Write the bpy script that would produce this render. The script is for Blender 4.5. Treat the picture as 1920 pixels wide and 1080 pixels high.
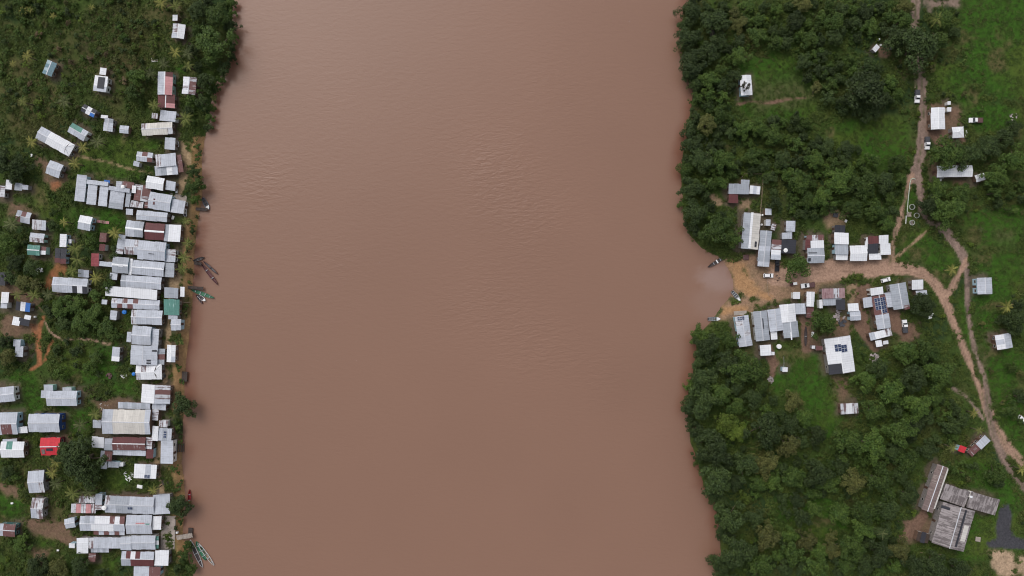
import bpy, math, random
import numpy as np
from math import radians, sin, cos, pi, atan2, hypot
random.seed(7); RNG = np.random.default_rng(7)
scene = bpy.context.scene
for o in list(bpy.data.objects): bpy.data.objects.remove(o)

# ------------------------------------------------------------ camera, sky, sun, exposure
CAM_H = 255.0            # drone height over the river (m)
GSD = 0.2                # metres per photograph pixel at river level
cam_d = bpy.data.cameras.new('camera'); cam = bpy.data.objects.new('camera', cam_d)
scene.collection.objects.link(cam); scene.camera = cam
cam.location = (0, 0, CAM_H); cam.rotation_euler = (0, 0, 0)
cam_d.sensor_width = 36.0; cam_d.lens = 36.0 * CAM_H / (1920 * GSD)
cam_d.clip_start = 1.0; cam_d.clip_end = 6000.0
world = bpy.data.worlds.new('World'); scene.world = world; world.use_nodes = True
wn = world.node_tree; bg = wn.nodes['Background']
SUN_EL, SUN_AZ = radians(52), radians(-35)      # azimuth measured from +Y towards +X
sky = wn.nodes.new('ShaderNodeTexSky'); sky.sky_type = 'NISHITA'; sky.sun_disc = False
sky.sun_elevation = SUN_EL; sky.sun_rotation = SUN_AZ; sky.air_density = 1.0; sky.dust_density = 4.0
hs = wn.nodes.new('ShaderNodeHueSaturation'); hs.inputs['Saturation'].default_value = 0.30
wn.links.new(sky.outputs[0], hs.inputs['Color']); wn.links.new(hs.outputs[0], bg.inputs['Color'])
bg.inputs['Strength'].default_value = 0.15
sun_d = bpy.data.lights.new('sun', 'SUN'); sun_d.energy = 0.8; sun_d.angle = radians(45); sun_d.color = (1.0, 0.965, 0.93)
sun = bpy.data.objects.new('sun', sun_d); scene.collection.objects.link(sun)
sun.rotation_euler = (pi/2 - SUN_EL, 0, pi - SUN_AZ); sun.location = (0, 0, 400)
scene.view_settings.view_transform = 'Standard'; scene.view_settings.look = 'None'
scene.view_settings.gamma = 1.0; scene.view_settings.exposure = 0.0
scene.view_settings.use_curve_mapping = False
scene.cycles.filter_width = 1.1

# ------------------------------------------------------------ helpers
COL = scene.collection
def W(px, py, z=0.0):
    """photograph pixel on a surface at height z -> world metres"""
    k = GSD * (CAM_H - z) / CAM_H
    return ((px - 960) * k, (540 - py) * k)
def mesh(name, verts, faces, mat=None, smooth=False):
    me = bpy.data.meshes.new(name); me.from_pydata([tuple(v) for v in verts], [], faces); me.update()
    if mat is not None: me.materials.append(mat)
    if smooth: me.polygons.foreach_set('use_smooth', [True] * len(me.polygons))
    return me
def add(name, me, parent=None, loc=(0, 0, 0), rz=0.0):
    o = bpy.data.objects.new(name, me); COL.objects.link(o)
    o.location = loc
    if rz: o.rotation_euler = (0, 0, rz)
    if parent is not None: o.parent = parent
    return o
def tag(o, label, cat, group=None):
    o['label'] = label; o['category'] = cat
    if group: o['group'] = group
    return o
def kind(o, k): o['kind'] = k; return o
BOXF = [(0,3,2,1),(4,5,6,7),(0,1,5,4),(1,2,6,5),(2,3,7,6),(3,0,4,7)]
def boxv(x0, x1, y0, y1, z0, z1):
    return [(x0,y0,z0),(x1,y0,z0),(x1,y1,z0),(x0,y1,z0),(x0,y0,z1),(x1,y0,z1),(x1,y1,z1),(x0,y1,z1)]
class MB:
    def __init__(s): s.v = []; s.f = []
    def add(s, v, f):
        n = len(s.v); s.v += list(v); s.f += [tuple(i + n for i in q) for q in f]; return s
    def box(s, *a): return s.add(boxv(*a), BOXF)
    def tube(s, pts, rad, n=6, cap=True):
        base = len(s.v); m = len(pts)
        for i, p in enumerate(pts):
            a = pts[max(0, i-1)]; b = pts[min(m-1, i+1)]
            d = np.array(b, float) - np.array(a, float); d /= (np.linalg.norm(d) + 1e-9)
            u = np.cross(d, (0.13, 0.21, 0.97) if abs(d[2]) < .9 else (1, 0.1, 0)); u /= np.linalg.norm(u); w = np.cross(d, u)
            r = rad[i] if hasattr(rad, '__len__') else rad
            for k in range(n):
                t = 2*pi*k/n; s.v.append(tuple(np.array(p) + r*(cos(t)*u + sin(t)*w)))
        for i in range(m-1):
            for k in range(n):
                a = base+i*n+k; b = base+i*n+(k+1) % n
                s.f.append((a, b, b+n, a+n))
        if cap:
            s.f.append(tuple(base+k for k in range(n))[::-1]); s.f.append(tuple(base+(m-1)*n+k for k in range(n)))
        return s
    def lathe(s, prof, n=14, c=(0, 0)):
        base = len(s.v)
        for (r, z) in prof:
            for k in range(n):
                t = 2*pi*k/n; s.v.append((c[0]+r*cos(t), c[1]+r*sin(t), z))
        for i in range(len(prof)-1):
            for k in range(n):
                a = base+i*n+k; b = base+i*n+(k+1) % n; s.f.append((a, b, b+n, a+n))
        s.f.append(tuple(base+k for k in range(n))[::-1]); s.f.append(tuple(base+(len(prof)-1)*n+k for k in range(n)))
        return s
    def mesh(s, name, mat=None, smooth=False): return mesh(name, s.v, s.f, mat, smooth)

# ------------------------------------------------------------ numpy noise and distance fields
_tab = np.random.default_rng(3).random((256, 256))
def vnoise(x, y):
    xi = np.floor(x).astype(int); yi = np.floor(y).astype(int); fx = x-xi; fy = y-yi
    fx = fx*fx*(3-2*fx); fy = fy*fy*(3-2*fy)
    g = lambda a, b: _tab[a & 255, b & 255]
    return (g(xi,yi)*(1-fx)+g(xi+1,yi)*fx)*(1-fy) + (g(xi,yi+1)*(1-fx)+g(xi+1,yi+1)*fx)*fy
def fbm(x, y, s, oct=4, off=0.0):
    t = 0; a = 0.5; n = 0; x = np.asarray(x, float)/s+off; y = np.asarray(y, float)/s+off*1.7
    for i in range(oct):
        t = t + a*vnoise(x, y); n += a; a *= .5; x = x*2.03+11.3; y = y*2.03+5.7
    return t/n
def sstep(a, b, x):
    t = np.clip((x-a)/(b-a), 0, 1); return t*t*(3-2*t)
def poly_dist(X, Y, pts, width=None):
    """distance to a polyline; with per-point widths the distance to its edge"""
    best = np.full(X.shape, 1e9)
    for i in range(len(pts)-1):
        ax, ay = pts[i][:2]; bx, by = pts[i+1][:2]
        dx, dy = bx-ax, by-ay; L2 = dx*dx+dy*dy+1e-9
        t = np.clip(((X-ax)*dx+(Y-ay)*dy)/L2, 0, 1)
        d = np.hypot(X-ax-t*dx, Y-ay-t*dy)
        if width is not None: d = d - (width[i]*(1-t)+width[i+1]*t)
        best = np.minimum(best, d)
    return best
def inside(X, Y, pts):
    r = np.zeros(X.shape, bool); n = len(pts); j = n-1
    for i in range(n):
        xi, yi = pts[i]; xj, yj = pts[j]
        if yi != yj:
            r ^= ((yi > Y) != (yj > Y)) & (X < (xj-xi)*(Y-yi)/(yj-yi)+xi)
        j = i
    return r
def poly_sd(X, Y, pts):
    d = poly_dist(X, Y, list(pts)+[pts[0]]); return np.where(inside(X, Y, pts), d, -d)
def PX(pts, z=0): return [W(p[0], p[1], z) for p in pts]

# ------------------------------------------------------------ materials
def mat(name, color=(.5,.5,.5), rough=.7, metal=0.0, var=0.0, vscale=2.0, bump=0.0, bscale=20.0, rnd=0.0, spec=.4):
    m = bpy.data.materials.new(name); m.use_nodes = True; nt = m.node_tree; N = nt.nodes; L = nt.links
    b = N['Principled BSDF']; b.inputs['Roughness'].default_value = rough; b.inputs['Metallic'].default_value = metal
    b.inputs['Specular IOR Level'].default_value = spec
    tc = N.new('ShaderNodeTexCoord')
    src = None
    rgb = N.new('ShaderNodeRGB'); rgb.outputs[0].default_value = (*color, 1); src = rgb.outputs[0]
    if var > 0:
        nz = N.new('ShaderNodeTexNoise'); nz.inputs['Scale'].default_value = vscale; nz.inputs['Detail'].default_value = 5
        L.new(tc.outputs['Object'], nz.inputs['Vector'])
        mr = N.new('ShaderNodeMapRange'); mr.inputs[1].default_value = .25; mr.inputs[2].default_value = .75
        mr.inputs[3].default_value = 1-var; mr.inputs[4].default_value = 1+var
        L.new(nz.outputs['Fac'], mr.inputs[0])
        mx = N.new('ShaderNodeVectorMath'); mx.operation = 'SCALE'; L.new(src, mx.inputs[0]); L.new(mr.outputs[0], mx.inputs['Scale']); src = mx.outputs[0]
    if rnd > 0:
        oi = N.new('ShaderNodeObjectInfo'); mr = N.new('ShaderNodeMapRange'); mr.inputs[3].default_value = 1-rnd; mr.inputs[4].default_value = 1+rnd
        L.new(oi.outputs['Random'], mr.inputs[0])
        mx = N.new('ShaderNodeVectorMath'); mx.operation = 'SCALE'; L.new(src, mx.inputs[0]); L.new(mr.outputs[0], mx.inputs['Scale']); src = mx.outputs[0]
    L.new(src, b.inputs['Base Color'])
    if bump > 0:
        nz = N.new('ShaderNodeTexNoise'); nz.inputs['Scale'].default_value = bscale; L.new(tc.outputs['Object'], nz.inputs['Vector'])
        bp = N.new('ShaderNodeBump'); bp.inputs['Strength'].default_value = bump; L.new(nz.outputs['Fac'], bp.inputs['Height']); L.new(bp.outputs[0], b.inputs['Normal'])
    return m

def roof_mat(name, color, rust=0.0, rustcol=(.10,.032,.022), streak=.10, rnd=.07, rough=.55, dirt=.25):
    """corrugated sheet: UV in metres (u along the eave, v down the slope)"""
    m = bpy.data.materials.new(name); m.use_nodes = True; nt = m.node_tree; N = nt.nodes; L = nt.links
    b = N['Principled BSDF']; b.inputs['Roughness'].default_value = rough; b.inputs['Specular IOR Level'].default_value = .35
    uv = N.new('ShaderNodeUVMap'); oi = N.new('ShaderNodeObjectInfo')
    geo = N.new('ShaderNodeNewGeometry')
    def math_(op, a, b_=None, clamp=False):
        n = N.new('ShaderNodeMath'); n.operation = op; n.use_clamp = clamp
        for i, q in enumerate((a, b_)):
            if q is None: continue
            if isinstance(q, (int, float)): n.inputs[i].default_value = q
            else: L.new(q, n.inputs[i])
        return n.outputs[0]
    def rng(x, a, b_, c, d):
        n = N.new('ShaderNodeMapRange'); L.new(x, n.inputs[0])
        for i, q in enumerate((a, b_, c, d)): n.inputs[i+1].default_value = q
        return n.outputs[0]
    sep = N.new('ShaderNodeSeparateXYZ'); L.new(uv.outputs[0], sep.inputs[0])
    # streaks running down the slope
    mp = N.new('ShaderNodeMapping'); mp.inputs['Scale'].default_value = (2.6, .22, 1); L.new(uv.outputs[0], mp.inputs['Vector'])
    off = N.new('ShaderNodeCombineXYZ'); L.new(math_('MULTIPLY', oi.outputs['Random'], 57.0), off.inputs[0]); L.new(math_('MULTIPLY', oi.outputs['Random'], 131.0), off.inputs[2])
    va = N.new('ShaderNodeVectorMath'); va.operation = 'ADD'; L.new(mp.outputs[0], va.inputs[0]); L.new(off.outputs[0], va.inputs[1])
    n1 = N.new('ShaderNodeTexNoise'); n1.inputs['Scale'].default_value = 1.0; n1.inputs['Detail'].default_value = 4; L.new(va.outputs[0], n1.inputs['Vector'])
    k = rng(n1.outputs['Fac'], .3, .7, 1-streak, 1+streak)
    k = math_('MULTIPLY', k, rng(oi.outputs['Random'], 0, 1, 1-rnd, 1+rnd))
    # seams every sheet width and end laps
    fr = math_('FRACT', math_('DIVIDE', sep.outputs[0], .82))
    seam = math_('LESS_THAN', fr, .11)
    k = math_('MULTIPLY', k, math_('SUBTRACT', 1.0, math_('MULTIPLY', seam, .17)))
    fr2 = math_('FRACT', math_('DIVIDE', math_('ADD', sep.outputs[1], math_('MULTIPLY', oi.outputs['Random'], 2.0)), 2.35))
    lap = math_('LESS_THAN', fr2, .05); k = math_('MULTIPLY', k, math_('SUBTRACT', 1.0, math_('MULTIPLY', lap, .16)))
    # mould and dirt in world space
    n2 = N.new('ShaderNodeTexNoise'); n2.inputs['Scale'].default_value = .55; n2.inputs['Detail'].default_value = 7; n2.inputs['Roughness'].default_value = .65
    L.new(geo.outputs['Position'], n2.inputs['Vector'])
    dk = rng(n2.outputs['Fac'], .52, .78, 0, dirt)
    k = math_('MULTIPLY', k, math_('SUBTRACT', 1.0, dk))
    rgb = N.new('ShaderNodeRGB'); rgb.outputs[0].default_value = (*color, 1)
    sc = N.new('ShaderNodeVectorMath'); sc.operation = 'SCALE'; L.new(rgb.outputs[0], sc.inputs[0]); L.new(k, sc.inputs['Scale']); src = sc.outputs[0]
    mix = N.new('ShaderNodeMix'); mix.data_type = 'RGBA'; L.new(src, mix.inputs[6])
    rc = N.new('ShaderNodeRGB'); rc.outputs[0].default_value = (*rustcol, 1); L.new(rc.outputs[0], mix.inputs[7])
    n3 = N.new('ShaderNodeTexNoise'); n3.inputs['Scale'].default_value = .8; n3.inputs['Detail'].default_value = 6; L.new(va.outputs[0], n3.inputs['Vector'])
    n4 = math_('ADD', math_('MULTIPLY', n3.outputs['Fac'], .6), math_('MULTIPLY', n2.outputs['Fac'], .4))
    th = .73 - .43*rust
    L.new(rng(n4, th-.03, th+.04, 0, .9), mix.inputs[0])
    L.new(mix.outputs[2], b.inputs['Base Color'])
    wv = math_('SINE', math_('MULTIPLY', sep.outputs[0], 2*pi/.19))
    bp = N.new('ShaderNodeBump'); bp.inputs['Strength'].default_value = .35; bp.inputs['Distance'].default_value = .03
    L.new(wv, bp.inputs['Height']); L.new(bp.outputs[0], b.inputs['Normal'])
    return m

RM = {
 'w': roof_mat('sheet_white', (.72,.73,.765), .02, dirt=.12, streak=.05, rnd=.04),
 'z': roof_mat('sheet_zinc', (.465,.49,.55), .04, dirt=.28),
 'g': roof_mat('sheet_grey', (.34,.365,.41), .04, dirt=.30),
 'x': roof_mat('sheet_streaked', (.55,.56,.60), .50, rustcol=(.12,.06,.06), dirt=.30),
 'r': roof_mat('sheet_rusty', (.40,.36,.37), .78, rustcol=(.12,.035,.03), dirt=.35),
 'b': roof_mat('sheet_maroon', (.115,.035,.036), .10, rustcol=(.25,.15,.14), dirt=.25),
 'p': roof_mat('sheet_pink', (.50,.235,.245), .12, rustcol=(.55,.50,.52), dirt=.25),
 'G': roof_mat('sheet_green', (.095,.235,.200), .34, rustcol=(.28,.44,.40), dirt=.2),
 'T': roof_mat('sheet_teal', (.13,.22,.26), .25, rustcol=(.30,.40,.43), dirt=.2),
 't': roof_mat('sheet_pale_teal', (.33,.43,.47), .30, rustcol=(.13,.23,.26), dirt=.2),
 'R': roof_mat('sheet_red', (.55,.030,.045), .05, rustcol=(.30,.26,.20), dirt=.15),
 'B': roof_mat('sheet_blue', (.04,.15,.46), .0, dirt=.15),
 'k': roof_mat('sheet_black', (.035,.036,.046), .10, rustcol=(.10,.10,.11), dirt=.2),
 'c': roof_mat('sheet_cream', (.60,.57,.53), .04, dirt=.22),
 'o': roof_mat('sheet_weathered', (.31,.275,.275), .52, rustcol=(.13,.11,.11), dirt=.6, streak=.16),
 'q': roof_mat('sheet_dull_red', (.27,.055,.065), .2, rustcol=(.14,.04,.045), dirt=.25),
 'y': roof_mat('sheet_dusty_pink', (.33,.215,.225), .45, rustcol=(.20,.10,.105), dirt=.3),
 'n': roof_mat('sheet_brown', (.19,.14,.13), .38, rustcol=(.28,.23,.21), dirt=.4, streak=.25),
}
M = {
 'deck': mat('roof_timber', (.055,.038,.03), .9, var=.3),
 'cap': mat('ridge_metal', (.56,.57,.61), .5, var=.15, rnd=.2),
 'capw': mat('ridge_white', (.78,.79,.81), .5, var=.08),
 'wall_white': mat('limewashed_wall', (.60,.60,.58), .85, var=.2, bump=.1),
 'wall_wood': mat('board_wall', (.16,.10,.07), .9, var=.35, bump=.2),
 'wall_grey': mat('weathered_board_wall', (.22,.20,.19), .9, var=.3, bump=.2),
 'wall_blue': mat('pale_blue_wall', (.36,.52,.60), .8, var=.15),
 'wall_mint': mat('mint_wall', (.34,.52,.45), .8, var=.15),
 'wall_maroon': mat('maroon_wall', (.16,.03,.035), .8, var=.2),
 'wall_dblue': mat('deep_blue_wall', (.035,.075,.24), .7, var=.15),
 'wall_teal': mat('teal_wall', (.05,.13,.13), .8, var=.2),
 'door': mat('door_wood', (.09,.05,.035), .7, var=.3),
 'glass': mat('dark_window', (.02,.024,.03), .12, spec=.6),
 'frame': mat('window_frame', (.45,.43,.40), .7),
 'solar': mat('solar_cells', (.018,.035,.095), .12, var=.15, vscale=6, spec=.7),
 'alu': mat('aluminium', (.62,.63,.66), .35, .6),
 'wood': mat('raw_timber', (.30,.22,.16), .85, var=.3, rnd=.2),
 'wooddark': mat('wet_timber', (.055,.042,.038), .8, var=.35, rnd=.15),
 'concrete': mat('concrete', (.34,.29,.255), .9, var=.25, vscale=.8, bump=.15),
 'white': mat('white_plastic', (.80,.80,.80), .5, var=.06),
 'bluep': mat('blue_plastic', (.03,.20,.62), .4),
 'carwhite': mat('car_white', (.80,.80,.81), .22, spec=.5),
 'carblack': mat('car_black', (.018,.018,.022), .25, spec=.5),
 'carmaroon': mat('bed_maroon', (.11,.055,.055), .6, var=.2),
 'cardark': mat('bed_dark', (.06,.062,.072), .6, var=.2),
 'tyre': mat('tyre_rubber', (.018,.018,.018), .9),
 'rim': mat('wheel_rim', (.40,.40,.42), .35, .8),
 'lamp': mat('headlight', (.75,.76,.78), .15),
 'tail': mat('tail_light', (.45,.02,.02), .3),
 'hull_dark': mat('canoe_dark', (.075,.06,.06), .75, var=.35),
 'hull_maroon': mat('canoe_maroon', (.115,.05,.052), .7, var=.3),
 'hull_green': mat('canoe_green', (.05,.17,.10), .6, var=.25),
 'hull_white': mat('hull_white', (.70,.70,.71), .5, var=.12),
 'hull_grey': mat('hull_grey', (.30,.32,.34), .5, var=.2),
 'hull_red': mat('canoe_red', (.26,.025,.03), .6, var=.25),
 'hull_blue': mat('hull_blue', (.10,.15,.22), .5, var=.25),
 'bilge': mat('boat_inside', (.12,.115,.12), .8, var=.3),
 'rubble': mat('rubble', (.34,.29,.29), .95, var=.4, vscale=5, rnd=.35),
 'trunk': mat('bark', (.11,.085,.06), .95, var=.3, bump=.3),
 'skin': mat('skin', (.16,.085,.055), .6), 'hair': mat('hair', (.012,.01,.01), .7),
 'cl0': mat('dark_cloth', (.025,.027,.04), .9), 'cl1': mat('grey_cloth', (.07,.06,.065), .9), 'cl2': mat('brown_cloth', (.06,.035,.03), .9),
}

# ------------------------------------------------------------ terrain data (photograph pixels -> metres)
LSH = PX([(436,-400),(436,-60),(434,0),(436,60),(434,105),(420,135),(405,155),(396,190),(390,230),(383,265),(378,300),(378,340),(379,375),(372,410),(367,440),(364,480),(362,520),(361,560),(357,600),(354,640),(347,690),(346,720),(345,760),(343,790),(342,830),(340,870),(345,900),(347,930),(345,960),(343,1000),(352,1040),(362,1080),(370,1140),(380,1500)])
RSH = PX([(1300,-400),(1298,-60),(1292,0),(1280,30),(1277,90),(1283,140),(1300,158),(1297,190),(1290,240),(1280,290),(1276,330),(1280,370),(1280,400),(1292,440),(1315,465),(1350,484),(1362,500),(1372,520),(1376,548),(1352,574),(1340,592),(1330,606),(1306,632),(1304,680),(1292,720),(1288,770),(1294,830),(1311,870),(1318,910),(1340,940),(1350,1000),(1352,1080),(1352,1140),(1350,1500)])
LPOLY = [(-1800, LSH[0][1]+1600), (LSH[0][0], LSH[0][1]+1600)] + LSH + [(LSH[-1][0], LSH[-1][1]-1600), (-1800, LSH[-1][1]-1600)]
RPOLY = [(1800, RSH[0][1]+1600), (RSH[0][0], RSH[0][1]+1600)] + RSH + [(RSH[-1][0], RSH[-1][1]-1600), (1800, RSH[-1][1]-1600)]
BEACH = W(1400, 530)
def land_d(X, Y):
    """signed distance into land from the nearest shore"""
    return np.where(X < 0, poly_sd(X, Y, LPOLY), poly_sd(X, Y, RPOLY))
def height(X, Y, d=None):
    X = np.asarray(X, float); Y = np.asarray(Y, float)
    if d is None: d = land_d(X, Y)
    wob = (fbm(X, Y, 6, 3, 3.1)-.5)*1.6
    left = 2.1*sstep(-.2, 2.6, d+wob*.5) + .5*sstep(3, 30, d)
    bl = np.exp(-((X-BEACH[0])**2+(Y-BEACH[1])**2)/(2*17.0**2))
    right = (1.5*sstep(-.2, 4.5, d+wob*.5))*(1-bl) + bl*1.7*sstep(-1, 20, d) + .5*sstep(5, 60, d)
    h = np.where(X < 0, left, right) + (fbm(X, Y, 18, 3)-.5)*.5*sstep(4, 14, d)
    und = -1.6*sstep(0, 12, -d)
    return np.where(d > 0, np.maximum(h, .03*np.minimum(d, 1)), und-.05)
def gz(x, y): return float(height(np.array([x]), np.array([y]))[0])

ROADS = [  # points (px), half widths (px), colour key
 ('dirt_road', [(1455,520),(1475,520),(1500,515),(1560,505),(1610,505),(1660,502),(1705,505),(1735,515),(1757,535),(1772,560),(1783,590),(1796,622),(1806,650),(1815,670),(1825,698),(1840,735)], [15,17,19,18,17,15,9,9,8,9,7,6,5.5,5.5,5.5,6], 'orange', 'wide orange dirt road from the landing through the right village'),
 ('dirt_road', [(1840,735),(1850,762),(1863,798),(1880,824),(1896,846),(1922,872),(1960,910)], [6,7,7,7,7,7,7], 'orange', 'rutted orange dirt road'),
 ('dirt_road', [(1724,-30),(1718,0),(1715,40),(1717,70),(1725,110),(1727,140),(1731,180),(1732,230),(1729,270),(1722,310),(1712,335)], [8,8,7,5,6,6,8,8,8,10,10], 'grey', 'grey track'),
 ('dirt_road', [(1722,300),(1724,340),(1727,365),(1730,395),(1745,415),(1770,430),(1790,455),(1806,480),(1812,510),(1814,560),(1817,600),(1822,630),(1828,655),(1836,680),(1845,704),(1851,735),(1852,770),(1862,815),(1880,858),(1902,892),(1930,925)], [8,7,6,6,6,8,8,7,5,4.5,4.5,4.5,4.5,4.5,4.5,5,5,5,5,5,5], 'grey', 'grey track'),
 ('footpath', [(1708,330),(1700,365),(1690,400),(1680,432),(1673,465),(1668,495)], [6,4,4,4,4,6], 'orange', 'track'),
 ('footpath', [(1812,487),(1800,512),(1790,532),(1780,550)], [3,5,6,6], 'orange', 'link'),
 ('footpath', [(1675,488),(1690,473),(1712,456),(1738,432)], [2.0,1.3,1.3,.8], 'tan', 'path'),
 ('footpath', [(1787,728),(1810,742),(1830,765),(1842,785)], [1.5,2.5,2.5,2], 'grey', 'path'),
 ('footpath', [(1690,1010),(1720,985),(1735,960)], [8,10,8], 'brown', 'yard'),
 ('footpath', [(1385,195),(1410,190),(1440,193),(1480,186),(1510,183)], [2,1.6,2,1.4,.8], 'brown', 'path'),
 ('footpath', [(84,596),(78,612),(75,640),(75,665),(77,682),(66,690),(60,693)], [4,4,3.5,3,2.2,1.2,.8], 'red', 'path'),
 ('footpath', [(86,602),(96,618),(105,628),(122,634),(136,637),(150,634),(172,636),(186,640),(205,645),(235,641)], [2,1.6,2.4,2.4,1.2,1.3,2.6,2.2,1.0,.8], 'orange', 'path'),
 ('footpath', [(104,635),(96,648),(91,662),(87,674)], [1.2,1.4,1.3,.8], 'red', 'path'),
 ('footpath', [(140,291),(170,297),(200,303),(225,311),(250,318),(285,326)], [2,1.2,1.2,1.3,1.2,1.5], 'sandy', 'path'),
 ('footpath', [(345,268),(352,300),(346,325),(341,350),(335,375)], [4,8,7,5,4], 'sandy', 'riverside path'),
 ('footpath', [(330,520),(322,560),(318,600),(316,640),(311,690),(310,715)], [10,5,4,5,4,3], 'sandy', 'riverside path'),
 ('footpath', [(298,770),(301,830),(294,870),(304,900),(305,930)], [5,5,5,5,4], 'sandy', 'riverside path'),
 ('footpath', [(309,1040),(308,1090)], [4,4], 'sandy', 'riverside path'),
 ('footpath', [(1502,580),(1510,620),(1512,655),(1530,650)], [5,7,6,5], 'brown', 'yard path'),
 ('footpath', [(1620,545),(1612,580),(1615,610),(1640,650)], [14,11,13,8], 'brown', 'yard'),
 ('footpath', [(1660,560),(1685,610),(1700,625)], [8,14,10], 'brown', 'yard'),
 ('footpath', [(1440,655),(1452,680),(1448,705)], [10,9,4], 'brown', 'yard'),
 ('footpath', [(1750,240),(1770,265),(1800,265)], [12,14,10], 'brown', 'yard'),
]
SOILS = [  # irregular bare soil patches: polygon (px), colour key, softness (m)
 ([(1352,484),(1400,476),(1440,488),(1470,495),(1520,505),(1600,495),(1640,500),(1600,530),(1540,540),(1500,562),(1440,568),(1410,580),(1400,600),(1375,606),(1345,600),(1330,612),(1338,592),(1354,572),(1376,550),(1370,515)], 'pack', 2),
 ([(1366,484),(1392,480),(1402,500),(1408,520),(1430,545),(1445,560),(1410,558),(1385,548),(1376,525)], 'ochre', 1.5),
 ([(1358,575),(1385,568),(1404,575),(1398,588),(1370,592),(1352,590)], 'ochre', 1.5),
 ([(1585,520),(1640,520),(1645,540),(1600,600),(1580,545)], 'tan', 3),
 ([(1375,385),(1395,368),(1415,372),(1408,395),(1385,400)], 'tan', 1.5),
 ([(1330,365),(1340,360),(1357,378),(1350,386),(1334,384)], 'tan', 1.0),
 ([(66,290),(85,292),(120,310),(130,330),(118,358),(100,358),(85,340),(68,310)], 'brown', 2.2),
 ([(95,340),(118,338),(118,358),(98,358)], 'red', 1.5),
 ([(0,585),(28,583),(60,600),(80,612),(75,632),(15,630),(0,620)], 'brown', 2),
 ([(56,606),(74,608),(75,632),(62,634)], 'red', 1.5),
 ([(0,532),(30,530),(80,560),(85,585),(50,570),(0,560)], 'brown', 2),
 ([(10,375),(60,380),(62,400),(20,402)], 'brown', 2.5),
 ([(170,745),(240,740),(255,755),(220,765),(190,775),(180,765)], 'brown', 2),
 ([(105,860),(125,800),(135,820),(110,870)], 'brown', 3),
 ([(0,905),(35,915),(38,932),(10,925)], 'brown', 2),
 ([(45,970),(100,975),(150,1000),(150,1025),(110,1010),(60,1000)], 'brown', 2.5),
 ([(60,1030),(95,1030),(90,1052),(65,1050)], 'brown', 2.5),
 ([(110,720),(190,725),(190,745),(120,745)], 'olive', 3),
 ([(100,475),(130,495),(125,510),(100,515)], 'red', 2),
 ([(90,520),(100,520),(98,545),(88,540)], 'red', 1.5),
 ([(1745,190),(1800,195),(1810,255),(1760,285),(1740,260)], 'brown', 3),
 ([(1740,290),(1760,300),(1755,330),(1742,325)], 'brown', 2.5),
 ([(1790,335),(1830,335),(1825,350),(1790,347)], 'brown', 2),
 ([(1730,0),(1800,-10),(1800,10),(1745,18)], 'grey', 2),
 ([(1645,85),(1665,85),(1665,108),(1650,105)], 'brown', 1.5),
 ([(1540,395),(1590,395),(1590,425),(1555,425)], 'tan', 3),
 ([(1505,600),(1530,590),(1540,640),(1540,660),(1508,655)], 'brown', 2),
 ([(1575,590),(1600,600),(1590,640),(1560,630)], 'brown', 2),
 ([(1690,590),(1725,600),(1730,630),(1690,650)], 'brown', 3.5),
 ([(1560,705),(1600,705),(1600,750),(1575,765)], 'brown', 4),
 ([(1688,975),(1735,960),(1752,975),(1745,1000),(1700,1020)], 'brown', 2.5),
 ([(1855,1035),(1885,1030),(1905,1035),(1900,1080),(1870,1085)], 'sandlight', 1.6),
 ([(1905,1040),(1935,1040),(1935,1085),(1910,1070)], 'sandlight', 1.6),
 ([(1865,425),(1905,435),(1900,455),(1860,450)], 'olive', 4),
 ([(1830,700),(1850,690),(1850,660),(1838,640)], 'olive', 2),
 ([(1400,150),(1500,140),(1540,190),(1420,215)], 'olive', 6),
 ([(160,15),(235,10),(290,90),(280,125),(240,150),(150,140),(140,90)], 'drybrush', 7),
]
GRAVEL = PX([(1880,948),(1890,946),(1897,965),(1896,990),(1903,1005),(1925,1014),(1930,1030),(1880,1029),(1855,1025),(1850,1018),(1866,1008),(1866,990),(1872,965)], 2)
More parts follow.
